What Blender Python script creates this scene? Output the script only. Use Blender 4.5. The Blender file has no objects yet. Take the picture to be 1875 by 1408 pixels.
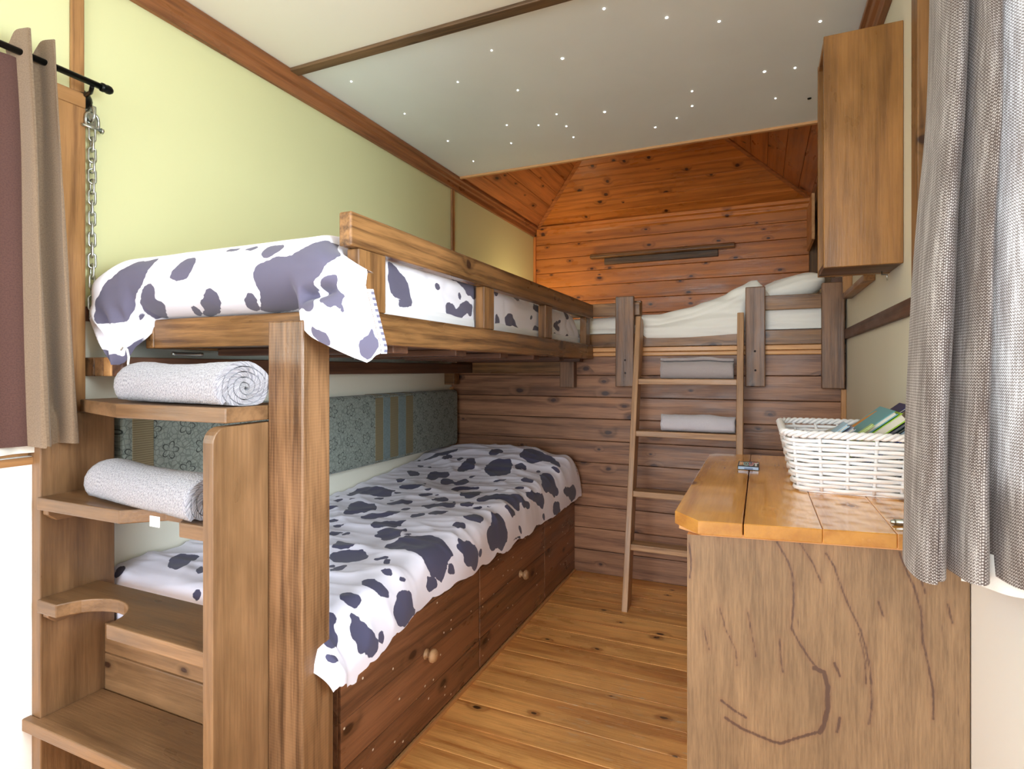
import bpy, bmesh, math, random
from mathutils import Vector, Matrix, noise
random.seed(7)
PI = math.pi
SC = bpy.context.scene
COL = SC.collection

# ------------------------------------------------------------------ camera
F_PX, IMG_W = 1031.0, 1875.0
YAW = math.atan2(1392 - 937.5, F_PX)
cam_d = bpy.data.cameras.new('camera')
cam_d.sensor_fit = 'HORIZONTAL'; cam_d.sensor_width = 36.0
cam_d.lens = F_PX / IMG_W * 36.0
cam_d.shift_y = -(704 - 678) / IMG_W
cam_d.clip_start = 0.02
cam = bpy.data.objects.new('camera', cam_d); COL.objects.link(cam)
cam.location = (0, 0, 1.15)
cam.rotation_euler = (PI / 2, 0, YAW)
SC.camera = cam

# ------------------------------------------------------------------ world, lights, exposure
SC.view_settings.view_transform = 'Standard'
SC.view_settings.look = 'None'
SC.view_settings.gamma = 1.0
SC.view_settings.use_curve_mapping = False
SC.view_settings.exposure = 0.48
SC.cycles.use_denoising = True
SC.cycles.max_bounces = 10
SC.cycles.diffuse_bounces = 6
SC.cycles.sample_clamp_indirect = 6.0
SC.cycles.caustics_reflective = False
SC.cycles.caustics_refractive = False

w = bpy.data.worlds.new('overcast_sky'); SC.world = w
w.use_nodes = True
wn = w.node_tree; wn.nodes.clear()
wo = wn.nodes.new('ShaderNodeOutputWorld'); wb = wn.nodes.new('ShaderNodeBackground')
tc = wn.nodes.new('ShaderNodeTexCoord'); sp = wn.nodes.new('ShaderNodeSeparateXYZ')
rp = wn.nodes.new('ShaderNodeValToRGB')
rp.color_ramp.elements[0].position = 0.0; rp.color_ramp.elements[0].color = (0.95, 0.98, 1.0, 1)
rp.color_ramp.elements[1].position = 0.6; rp.color_ramp.elements[1].color = (0.74, 0.85, 1.0, 1)
wn.links.new(tc.outputs['Generated'], sp.inputs[0]); wn.links.new(sp.outputs['Z'], rp.inputs[0])
wn.links.new(rp.outputs[0], wb.inputs['Color']); wb.inputs['Strength'].default_value = 2.4
wn.links.new(wb.outputs[0], wo.inputs[0])

def area(name, loc, direction, sx, sy, power, col=(1, 1, 1), spread=PI):
    l = bpy.data.lights.new(name, 'AREA'); l.shape = 'RECTANGLE'
    l.size, l.size_y, l.energy, l.color, l.spread = sx, sy, power, col, spread
    o = bpy.data.objects.new(name, l); COL.objects.link(o); o.location = loc
    o.rotation_euler = Vector(direction).to_track_quat('-Z', 'Z').to_euler()
    return o
area('doorway_daylight', (-0.35, -4.6, 1.7), (0, 1, -0.05), 4.4, 3.2, 232, (0.88, 0.94, 1.0))
area('window_daylight', (0.75, 0.52, 1.5), (-1, 0.10, -0.1), 1.2, 0.9, 56, (0.86, 0.93, 1.0))
area('window_daylight', (-2.2, 0.2, 1.5), (1, 0.2, -0.1), 0.95, 0.9, 13, (0.95, 1.0, 0.94))
area('alcove_window_daylight', (0.47, 4.2, 1.9), (-1, -0.25, 0.0), 0.34, 0.6, 21.0, (1.0, 0.95, 0.87))
area('alcove_reading_light', (-1.45, 3.95, 1.47), (-0.55, 0.35, 1), 0.12, 0.12, 2.6, (1.0, 0.76, 0.42))

# ------------------------------------------------------------------ node helpers
def srgb(r, g, b):
    f = lambda c: c / 12.92 if c <= 0.04045 else ((c + 0.055) / 1.055) ** 2.4
    return (f(r / 255), f(g / 255), f(b / 255), 1.0)

class NT:
    def __init__(self, name):
        self.m = bpy.data.materials.new(name); self.m.use_nodes = True
        self.t = self.m.node_tree; self.t.nodes.clear()
        self.out = self.t.nodes.new('ShaderNodeOutputMaterial')
    def n(self, typ, ins=None, **props):
        nd = self.t.nodes.new(typ)
        for k, v in props.items(): setattr(nd, k, v)
        for k, v in (ins or {}).items(): self.put(nd.inputs[k], v)
        return nd
    def put(self, sock, v):
        if isinstance(v, bpy.types.NodeSocket): self.t.links.new(v, sock)
        else: sock.default_value = v
    def ma(self, op, a, b=0.0, c=0.0, clamp=False):
        nd = self.n('ShaderNodeMath', {0: a, 1: b, 2: c}, operation=op); nd.use_clamp = clamp
        return nd.outputs[0]
    def vm(self, op, a, b):
        return self.n('ShaderNodeVectorMath', {0: a, 1: b}, operation=op).outputs[0]
    def noise(self, vec, scale=1.0, detail=2.0, rough=0.5, dist=0.0):
        return self.n('ShaderNodeTexNoise', {'Vector': vec, 'Scale': scale, 'Detail': detail, 'Roughness': rough, 'Distortion': dist}).outputs[0]
    def mix(self, fac, a, b, blend='MIX'):
        nd = self.n('ShaderNodeMix', data_type='RGBA', blend_type=blend)
        self.put(nd.inputs[0], fac); self.put(nd.inputs[6], a); self.put(nd.inputs[7], b)
        return nd.outputs[2]
    def ss(self, x, a, b):
        nd = self.n('ShaderNodeMapRange', {0: x, 1: a, 2: b, 3: 0.0, 4: 1.0}, interpolation_type='SMOOTHSTEP')
        return nd.outputs[0]
    def attr(self, name): return self.n('ShaderNodeAttribute', attribute_name=name)
    def done(self, color, rough=0.5, bump=None, bump_s=0.3, bump_d=0.002, **pr):
        b = self.n('ShaderNodeBsdfPrincipled')
        self.put(b.inputs['Base Color'], color); self.put(b.inputs['Roughness'], rough)
        for k, v in pr.items(): self.put(b.inputs[k.replace('_', ' ')], v)
        if bump is not None:
            bn = self.n('ShaderNodeBump', {'Height': bump, 'Strength': bump_s, 'Distance': bump_d})
            self.t.links.new(bn.outputs[0], b.inputs['Normal'])
        self.t.links.new(b.outputs[0], self.out.inputs[0])
        self.bsdf = b
        return self.m

def wood(name, light, dark, ring=26.0, knots=0.35, rough=0.45, fine=0.5, blotch=0.35, tint=0.16, ringc=0.5,
         coat=0.0, kcol=(52, 28, 18), kscale=(4.2, 7.5, 7.5), krad=0.085, bump=0.25, flecks=0.0, wear=None, sawn=0.0, endgrain=0.0):
    t = NT(name)
    g = t.attr('g').outputs['Vector']
    rnd = t.n('ShaderNodeObjectInfo').outputs['Random']
    off = t.n('ShaderNodeCombineXYZ', {0: t.ma('MULTIPLY', rnd, 17.3), 1: t.ma('MULTIPLY', rnd, 91.7), 2: t.ma('MULTIPLY', rnd, 53.1)}).outputs[0]
    p = t.vm('ADD', g, off)
    nA = t.noise(t.vm('MULTIPLY', p, (0.9, 6.5, 6.5)), 1.0, 2.0)
    s = t.n('ShaderNodeSeparateXYZ', {0: g})
    r1 = t.ma('SUBTRACT', t.ma('FRACT', t.ma('MULTIPLY', rnd, 13.7)), 0.5)
    yy = t.ma('ADD', t.ma('ADD', s.outputs[1], t.ma('MULTIPLY', r1, 0.10)), t.ma('MULTIPLY', t.ma('SUBTRACT', nA, 0.5), 0.16))
    zz = t.ma('ADD', s.outputs[2], t.ma('ADD', 0.03, t.ma('MULTIPLY', rnd, 0.05)))
    rad = t.ma('SQRT', t.ma('ADD', t.ma('MULTIPLY', yy, yy), t.ma('MULTIPLY', zz, zz)))
    # knots
    pk = t.vm('ADD', p, t.vm('MULTIPLY', t.n('ShaderNodeTexNoise', {'Vector': p, 'Scale': 30.0}).outputs['Color'], (0.012, 0.006, 0.006)))
    sk = t.n('ShaderNodeSeparateXYZ', {0: pk})
    kv = t.n('ShaderNodeCombineXYZ', {0: t.ma('MULTIPLY', sk.outputs[0], kscale[0]), 1: t.ma('MULTIPLY', t.ma('ADD', sk.outputs[1], t.ma('MULTIPLY', sk.outputs[2], 0.6)), kscale[1]), 2: 0.0}).outputs[0]
    vo = t.n('ShaderNodeTexVoronoi', {'Vector': kv, 'Scale': 1.0, 'Randomness': 1.0}, voronoi_dimensions='2D')
    cs = t.n('ShaderNodeSeparateColor', {0: vo.outputs['Color']})
    sel = t.ma('GREATER_THAN', cs.outputs[0], 1.0 - knots)
    kr = t.ma('MULTIPLY_ADD', cs.outputs[1], krad, krad * 0.45)
    dist = vo.outputs['Distance']
    kin = t.ma('MULTIPLY', sel, t.ma('SUBTRACT', 1.0, t.ss(t.ma('DIVIDE', dist, kr), 0.55, 1.05)))
    kout = t.ma('MULTIPLY', sel, t.ma('SUBTRACT', 1.0, t.ss(t.ma('DIVIDE', dist, kr), 0.6, 3.0)))
    phase = t.ma('ADD', t.ma('MULTIPLY', rad, ring * 2 * PI), t.ma('MULTIPLY', kout, 5.0))
    sn = t.ma('MULTIPLY_ADD', t.ma('SINE', phase), 0.5, 0.5)
    rings = t.ma('POWER', sn, 1.8)
    fi = t.ss(t.noise(t.vm('MULTIPLY', p, (6.0, 135.0, 135.0)), 1.0, 4.0, 0.65), 0.32, 0.68)
    fm = t.ss(t.noise(t.vm('MULTIPLY', p, (2.2, 38.0, 38.0)), 1.0, 2.0), 0.32, 0.68)
    bl = t.ss(t.noise(t.vm('MULTIPLY', p, (3.0, 9.0, 9.0)), 1.0, 3.0, 0.6), 0.28, 0.72)
    f = t.ma('ADD', t.ma('MULTIPLY', rings, ringc), t.ma('ADD', t.ma('MULTIPLY', t.ma('SUBTRACT', fi, 0.35), fine), t.ma('MULTIPLY', t.ma('SUBTRACT', fm, 0.4), fine * 0.7)), clamp=True)
    if sawn:
        sw = t.ma('SINE', t.ma('MULTIPLY', s.outputs[0], 900.0))
        f = t.ma('ADD', f, t.ma('MULTIPLY', t.ma('MULTIPLY_ADD', sw, 0.5, 0.5), sawn), clamp=True)
    c = t.mix(f, srgb(*light), srgb(*dark))
    c = t.mix(t.ma('MULTIPLY', kout, 0.45), c, srgb(*[x * 0.72 for x in dark]))
    c = t.mix(t.ma('MULTIPLY', kin, 0.92), c, srgb(*kcol))
    val = t.ma('ADD', t.ma('MULTIPLY_ADD', t.ma('SUBTRACT', rnd, 0.5), tint * 2, 1.0), t.ma('MULTIPLY', t.ma('SUBTRACT', bl, 0.5), blotch * 0.85))
    c = t.n('ShaderNodeHueSaturation', {'Value': val, 'Color': c}).outputs[0]
    if flecks:
        kf = t.n('ShaderNodeCombineXYZ', {0: t.ma('MULTIPLY', sk.outputs[0], 21.0), 1: t.ma('MULTIPLY', t.ma('ADD', sk.outputs[1], t.ma('MULTIPLY', sk.outputs[2], 0.6)), 24.0), 2: 0.0}).outputs[0]
        v2 = t.n('ShaderNodeTexVoronoi', {'Vector': kf, 'Scale': 1.0}, voronoi_dimensions='2D')
        c2 = t.n('ShaderNodeSeparateColor', {0: v2.outputs['Color']})
        fl = t.ma('MULTIPLY', t.ma('GREATER_THAN', c2.outputs[0], 1 - flecks), t.ma('LESS_THAN', v2.outputs['Distance'], 0.075))
        c = t.mix(fl, c, srgb(225, 215, 200))
    if wear:
        ob = t.n('ShaderNodeNewGeometry').outputs['Position']
        cx, cy, rx, ry = wear
        d = t.vm('DIVIDE', t.vm('SUBTRACT', ob, (cx, cy, 0.0)), (rx, ry, 1.0))
        ln = t.n('ShaderNodeVectorMath', {0: d}, operation='LENGTH').outputs['Value']
        zone = t.ma('SUBTRACT', 1.0, t.ss(ln, 0.25, 1.0))
        sc = t.noise(t.vm('MULTIPLY', ob, (14.0, 60.0, 1.0)), 1.0, 4.0, 0.65)
        m1 = t.ma('MULTIPLY', zone, t.ss(sc, 0.56, 0.68))
        gr = t.noise(t.vm('MULTIPLY', ob, (3.0, 8.0, 1.0)), 1.0, 3.0)
        c = t.mix(t.ma('MULTIPLY', zone, t.ma('MULTIPLY', gr, 0.55)), c, srgb(146, 112, 84))
        c = t.mix(t.ma('MULTIPLY', m1, 0.55), c, srgb(205, 182, 152))
    if endgrain:      # cut ends across the grain (grain along y) are darker wood
        ny = t.n('ShaderNodeSeparateXYZ', {0: t.n('ShaderNodeNewGeometry').outputs['True Normal']}).outputs[1]
        c = t.mix(t.ma('MULTIPLY', t.ss(t.ma('ABSOLUTE', ny), 0.3, 0.75), endgrain), c, srgb(118, 74, 26))
    h = t.ma('ADD', t.ma('MULTIPLY', rings, -0.35), t.ma('MULTIPLY', fi, -0.8))
    rg = t.ma('ADD', rough, t.ma('MULTIPLY', t.ma('SUBTRACT', bl, 0.5), 0.25))
    return t.done(c, rg, h, bump, 0.0012, Coat_Weight=coat, Coat_Roughness=0.05, Specular_IOR_Level=0.4)

def plain(name, rgb, rough=0.5, metal=0.0, bump=0.0, bscale=60.0, mott=0.04, **pr):
    t = NT(name)
    ob = t.n('ShaderNodeTexCoord').outputs['Object']
    n1 = t.noise(ob, 3.0, 3.0); n2 = t.noise(ob, bscale, 3.0)
    c = t.n('ShaderNodeHueSaturation', {'Value': t.ma('MULTIPLY_ADD', t.ma('SUBTRACT', n1, 0.5), mott * 2, 1.0), 'Color': srgb(*rgb)}).outputs[0]
    return t.done(c, rough, n2 if bump else None, bump, 0.002, Metallic=metal, **pr)

M = {}
M['step'] = wood('stained_pine_step', (130, 97, 66), (80, 55, 35), ring=20, knots=0.22, rough=0.38, fine=0.32, blotch=0.55, tint=0.06, ringc=0.35, krad=0.07)
M['post'] = wood('stained_pine_post', (134, 99, 68), (78, 53, 34), ring=24, knots=0.3, rough=0.36, fine=0.6, blotch=0.55, tint=0.07, ringc=0.4, sawn=0.12)
M['rail'] = wood('stained_pine_rail', (138, 99, 60), (76, 50, 29), ring=30, knots=0.22, rough=0.35, fine=0.6, blotch=0.55, tint=0.08, ringc=0.45)
M['dark'] = wood('dark_stained_pine', (100, 68, 50), (62, 40, 32), ring=28, knots=0.25, rough=0.5, fine=0.45, blotch=0.35, tint=0.12, ringc=0.45)
M['lower'] = wood('brown_stained_plank', (158, 114, 84), (100, 66, 47), ring=22, knots=0.5, rough=0.42, fine=0.55, blotch=0.3, tint=0.13, ringc=0.55, kcol=(58, 36, 34))
M['upper'] = wood('varnished_orange_plank', (202, 124, 54), (146, 80, 30), ring=24, knots=0.62, rough=0.35, fine=0.35, blotch=0.22, tint=0.12, ringc=0.5, kcol=(54, 24, 12), kscale=(4.6, 8.5, 8.5), krad=0.075)
M['hip'] = wood('varnished_red_pine', (184, 116, 66), (132, 76, 40), ring=24, knots=0.5, rough=0.38, fine=0.35, blotch=0.25, tint=0.12, ringc=0.45, kcol=(48, 20, 10))
M['floor'] = wood('worn_pine_floor', (238, 178, 106), (188, 118, 60), ring=20, knots=0.3, rough=0.33, fine=0.45, blotch=0.35, tint=0.12, ringc=0.55, krad=0.06, wear=(-0.36, 1.86, 0.52, 0.42))
M['drawer'] = wood('red_brown_drawer_plank', (138, 94, 66), (86, 57, 41), ring=22, knots=0.3, rough=0.36, fine=0.45, blotch=0.35, tint=0.1, ringc=0.5, flecks=0.16)
M['top'] = wood('lacquered_pine_top', (240, 174, 82), (194, 126, 52), ring=18, knots=0.35, rough=0.16, fine=0.3, blotch=0.16, tint=0.08, ringc=0.55, coat=0.6, krad=0.07, bump=0.08, kcol=(110, 52, 22), endgrain=0.6)
M['edge'] = wood('pale_orange_pine', (206, 156, 104), (176, 120, 70), ring=22, knots=0.1, rough=0.4, fine=0.4, blotch=0.15, tint=0.05, ringc=0.4)
M['ladder'] = wood('waxed_pine_ladder', (176, 136, 98), (118, 84, 56), ring=30, knots=0.2, rough=0.42, fine=0.5, blotch=0.35, tint=0.1, ringc=0.4)
M['greyed'] = wood('grey_stained_post', (134, 100, 74), (76, 54, 40), ring=24, knots=0.3, rough=0.36, fine=0.6, blotch=0.55, tint=0.12, ringc=0.4)
M['crown'] = wood('mahogany_moulding', (150, 96, 58), (104, 62, 36), ring=30, knots=0.1, rough=0.36, fine=0.5, blotch=0.25, tint=0.06, ringc=0.45)
M['casing'] = wood('honey_pine_casing', (168, 122, 76), (114, 76, 46), ring=26, knots=0.25, rough=0.4, fine=0.5, blotch=0.3, tint=0.08, ringc=0.5)
M['batten'] = wood('weathered_oak_batten', (112, 86, 60), (66, 48, 34), ring=30, knots=0.2, rough=0.55, fine=0.6, blotch=0.35, tint=0.1, ringc=0.5)
M['box'] = wood('varnished_cabinet_board', (146, 103, 55), (88, 57, 28), ring=16, knots=0.22, rough=0.38, fine=0.32, blotch=0.55, tint=0.05, ringc=0.35)
M['gap'] = plain('dark_joint', (38, 26, 20), 0.9)
M['cream'] = plain('cream_paint', (212, 212, 164), 0.55, bump=0.05, bscale=220, mott=0.025)
M['pale'] = plain('pale_ivory_paint', (236, 236, 222), 0.5, mott=0.015)
M['cream2'] = plain('stone_cream_paint', (226, 220, 200), 0.55, bump=0.05, bscale=220, mott=0.03)
M['lining'] = plain('white_lining', (250, 252, 252), 0.5, mott=0.01)
M['ceil'] = plain('cream_ceiling_board', (238, 236, 226), 0.6, mott=0.015)
M['starry'] = plain('grey_white_ceiling_board', (228, 235, 238), 0.55, bump=0.08, bscale=14, mott=0.06)
M['steel'] = plain('zinc_steel', (190, 195, 190), 0.3, 1.0)
M['black'] = plain('black_metal', (16, 18, 18), 0.3, 0.6)
M['white_sheet'] = None
M['bounce_ground'] = plain('pale_bounce_ground', (196, 194, 180), 0.9, mott=0.2)

def star_mat():
    t = NT('star_light_glow')
    e = t.n('ShaderNodeEmission', {'Color': srgb(255, 255, 246), 'Strength': 9.0})
    t.t.links.new(e.outputs[0], t.out.inputs[0]); return t.m
M['star'] = star_mat()

def glass_mat():
    t = NT('window_glass')
    tr = t.n('ShaderNodeBsdfTransparent', {'Color': (0.96, 0.98, 0.97, 1)}); gl = t.n('ShaderNodeBsdfGlossy', {'Roughness': 0.02})
    fr = t.n('ShaderNodeFresnel', {'IOR': 1.45})
    mx = t.n('ShaderNodeMixShader'); t.put(mx.inputs[0], fr.outputs[0]); t.put(mx.inputs[1], tr.outputs[0]); t.put(mx.inputs[2], gl.outputs[0])
    t.t.links.new(mx.outputs[0], t.out.inputs[0]); return t.m
M['glass'] = glass_mat()

def cow_mat(name, white, dark, nscale, thr):
    """cow print: patches stored on the cloth as a signed distance ('cow' attribute, metres), edges wavered a little by noise"""
    t = NT(name)
    g = t.attr('g').outputs['Vector']
    d = t.attr('cow').outputs['Fac']
    nz = t.noise(g, 26.0, 2.0)
    d2 = t.ma('ADD', d, t.ma('MULTIPLY', t.ma('SUBTRACT', nz, 0.5), 0.022))
    m = t.ss(t.ma('ADD', d2, 0.0035), -0.0008, 0.0008)
    v = t.noise(g, 5.0, 2.0)
    c = t.mix(m, srgb(*white), srgb(*dark))
    wv = t.noise(t.vm('MULTIPLY', g, (900, 900, 900)), 1.0, 1.0)
    return t.done(c, 0.85, wv, 0.12, 0.0006, Sheen_Weight=0.15, Specular_IOR_Level=0.2)
M['cow_up'] = cow_mat('cow_print_large', (234, 232, 242), (92, 88, 108), 4.0, 0.55)
M['cow_low'] = cow_mat('cow_print_small', (236, 234, 250), (78, 77, 104), 8.0, 0.55)

def cloth(name, rgb, rgb2=None, scale=700.0, bump=0.25, dist=0.0006, sheen=0.2, rough=0.9, trans=0.0):
    t = NT(name)
    g = t.attr('g').outputs['Vector']
    wv = t.noise(t.vm('MULTIPLY', g, (scale, scale, scale)), 1.0, 2.0)
    n1 = t.noise(g, 4.0, 3.0)
    c = t.mix(t.ss(wv, 0.35, 0.7), srgb(*rgb), srgb(*(rgb2 or rgb)))
    c = t.n('ShaderNodeHueSaturation', {'Value': t.ma('MULTIPLY_ADD', t.ma('SUBTRACT', n1, 0.5), 0.08, 1.0), 'Color': c}).outputs[0]
    return t.done(c, rough, wv, bump, dist, Sheen_Weight=sheen, Specular_IOR_Level=0.15)
M['white_sheet'] = cloth('white_cotton', (232, 230, 222), (238, 236, 230), 800, 0.1)
M['mattress'] = cloth('pale_mattress_cotton', (222, 222, 226), None, 500, 0.1)
M['terry'] = cloth('grey_terry', (176, 174, 182), (122, 120, 130), 300, 1.0, 0.005, 0.4)
M['towel'] = cloth('taupe_towel', (178, 168, 166), (158, 148, 148), 420, 0.5, 0.002, 0.4)
M['towel2'] = cloth('pale_grey_towel', (202, 196, 200), (184, 178, 184), 420, 0.5, 0.002, 0.4)
M['drape'] = cloth('brown_curtain', (132, 112, 92), (118, 98, 80), 300, 0.3, 0.001, 0.3)
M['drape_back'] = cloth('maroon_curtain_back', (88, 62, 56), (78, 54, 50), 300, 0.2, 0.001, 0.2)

def tweed_mat():
    t = NT('grey_tweed')
    g = t.attr('g').outputs['Vector']
    s = t.n('ShaderNodeSeparateXYZ', {0: g})
    cols = t.ma('SINE', t.ma('MULTIPLY', s.outputs[0], 2 * PI / 0.0052))
    rowp = t.ma('MULTIPLY_ADD', t.ma('SIGN', cols), 0.0016, s.outputs[1])
    rows = t.ma('SINE', t.ma('MULTIPLY', rowp, 2 * PI / 0.0046))
    dots = t.ma('MULTIPLY', t.ma('ABSOLUTE', cols), t.ma('MULTIPLY_ADD', rows, 0.5, 0.5))
    ny = t.noise(t.vm('MULTIPLY', g, (210.0, 14.0, 1.0)), 1.0, 3.0, 0.6)
    nz = t.noise(t.vm('MULTIPLY', g, (430.0, 430.0, 1.0)), 1.0, 2.0)
    slub = t.noise(t.vm('MULTIPLY', g, (40.0, 5.0, 1.0)), 1.0, 3.0)
    f = t.ma('ADD', t.ma('MULTIPLY', dots, 0.75), t.ma('ADD', t.ma('MULTIPLY', t.ma('SUBTRACT', ny, 0.5), 0.9), t.ma('ADD', t.ma('MULTIPLY', t.ma('SUBTRACT', nz, 0.5), 0.8), t.ma('MULTIPLY', t.ma('SUBTRACT', slub, 0.5), 0.9))), clamp=True)
    c = t.mix(t.ss(f, 0.0, 0.85), srgb(108, 96, 92), srgb(244, 240, 240))
    c = t.mix(t.ma('MULTIPLY', t.ss(nz, 0.6, 0.7), 0.4), c, srgb(168, 142, 124))
    m = t.done(c, 0.9, f, 0.5, 0.0012, Sheen_Weight=0.3, Specular_IOR_Level=0.15)
    tl = t.n('ShaderNodeBsdfTranslucent', {'Color': c}); mx = t.n('ShaderNodeMixShader', {0: 0.35})
    t.t.links.new(t.bsdf.outputs[0], mx.inputs[1]); t.t.links.new(tl.outputs[0], mx.inputs[2]); t.t.links.new(mx.outputs[0], t.out.inputs[0])
    return m
M['tweed'] = tweed_mat()

def cushion_mat():
    t = NT('grey_green_floral_fabric')
    g = t.attr('g').outputs['Vector']
    s = t.n('ShaderNodeSeparateXYZ', {0: g})
    ve = t.n('ShaderNodeTexVoronoi', {'Vector': t.vm('MULTIPLY', g, (1, 1, 0)), 'Scale': 62.0}, feature='DISTANCE_TO_EDGE')
    crack = t.ma('SUBTRACT', 1.0, t.ss(ve.outputs['Distance'], 0.03, 0.09))
    # flowers on a staggered grid
    P = 0.115
    v = t.ma('DIVIDE', s.outputs[1], P * 0.62); row = t.ma('FLOOR', v)
    u = t.ma('ADD', t.ma('DIVIDE', s.outputs[0], P), t.ma('MULTIPLY', t.ma('MODULO', row, 2.0), 0.5))
    fu = t.ma('MULTIPLY', t.ma('SUBTRACT', t.ma('FRACT', u), 0.5), P); fv = t.ma('MULTIPLY', t.ma('SUBTRACT', t.ma('FRACT', v), 0.5), P * 0.62)
    ang = t.ma('ARCTAN2', fv, fu)
    rr = t.ma('SQRT', t.ma('ADD', t.ma('MULTIPLY', fu, fu), t.ma('MULTIPLY', fv, fv)))
    pet = t.ma('ABSOLUTE', t.ma('COSINE', t.ma('MULTIPLY', ang, 2.5)))
    r0 = t.ma('MULTIPLY_ADD', pet, 0.016, 0.012)
    line = t.ma('SUBTRACT', 1.0, t.ss(t.ma('ABSOLUTE', t.ma('SUBTRACT', rr, r0)), 0.0012, 0.0026))
    spoke = t.ma('MULTIPLY', t.ma('LESS_THAN', rr, r0), t.ma('SUBTRACT', 1.0, t.ss(pet, 0.08, 0.2)))
    fl = t.ma('MAXIMUM', line, spoke)
    nz = t.noise(g, 60.0, 4.0, 0.65)
    c = t.mix(nz, srgb(108, 119, 113), srgb(162, 171, 163))
    c = t.mix(t.ma('MULTIPLY', crack, 0.45), c, srgb(58, 66, 64))
    c = t.mix(t.ma('MULTIPLY', fl, 0.85), c, srgb(30, 34, 36))
    return t.done(c, 0.85, t.ma('SUBTRACT', nz, crack), 0.3, 0.001, Sheen_Weight=0.2, Specular_IOR_Level=0.2)
M['cushion'] = cushion_mat()
def band_mat():
    t = NT('olive_ribbed_band')
    s = t.n('ShaderNodeSeparateXYZ', {0: t.attr('g').outputs['Vector']})
    rib = t.ma('MULTIPLY_ADD', t.ma('SINE', t.ma('MULTIPLY', s.outputs[1], 2 * PI / 0.007)), 0.5, 0.5)
    return t.done(t.mix(rib, srgb(112, 102, 76), srgb(142, 132, 104)), 0.85, rib, 0.4, 0.001)
M['band'] = band_mat()
M['band2'] = cloth('blue_grey_velvet_band', (122, 138, 140), (104, 120, 122), 200, 0.2)
M['wicker'] = plain('white_painted_willow', (240, 240, 242), 0.45, bump=0.3, bscale=120, mott=0.05)
def panel_mat():
    """oak board; 'vein' = half-width minus distance to a crack line (metres), stored on the board"""
    t = NT('rustic_oak_board')
    g = t.attr('g').outputs['Vector']; vn = t.attr('vein').outputs['Fac']
    fi = t.ss(t.noise(t.vm('MULTIPLY', g, (16.0, 230.0, 1.0)), 1.0, 4.0, 0.65), 0.3, 0.7)
    fm = t.ss(t.noise(t.vm('MULTIPLY', g, (4.0, 34.0, 1.0)), 1.0, 3.0, dist=0.6), 0.3, 0.7)
    bl = t.ss(t.noise(t.vm('MULTIPLY', g, (2.6, 6.0, 1.0)), 1.0, 3.0), 0.3, 0.7)
    c = t.mix(t.ma('ADD', t.ma('MULTIPLY', fi, 0.45), t.ma('MULTIPLY', fm, 0.3), clamp=True), srgb(148, 118, 86), srgb(94, 71, 50))
    c = t.n('ShaderNodeHueSaturation', {'Value': t.ma('MULTIPLY_ADD', t.ma('SUBTRACT', bl, 0.5), 0.28, 1.0), 'Color': c}).outputs[0]
    tick = t.noise(t.vm('MULTIPLY', g, (9.0, 85.0, 1.0)), 1.0, 2.0)
    c = t.mix(t.ma('MULTIPLY', t.ss(tick, 0.70, 0.76), 0.75), c, srgb(92, 66, 54))
    ed = t.ma('ADD', vn, t.ma('MULTIPLY', t.ma('SUBTRACT', t.noise(t.vm('MULTIPLY', g, (60.0, 220.0, 1.0)), 1.0, 3.0), 0.5), 0.006))
    c = t.mix(t.ma('MULTIPLY', t.ss(ed, -0.012, 0.004), 0.35), c, srgb(120, 84, 60))
    c = t.mix(t.ma('MULTIPLY', t.ss(ed, -0.0012, 0.0016), 0.85), c, srgb(72, 48, 40))
    return t.done(c, 0.5, t.ma('ADD', fi, t.ma('MULTIPLY', t.ss(ed, -0.001, 0.002), -0.6)), 0.25, 0.001)
M['oak'] = panel_mat()

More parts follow.
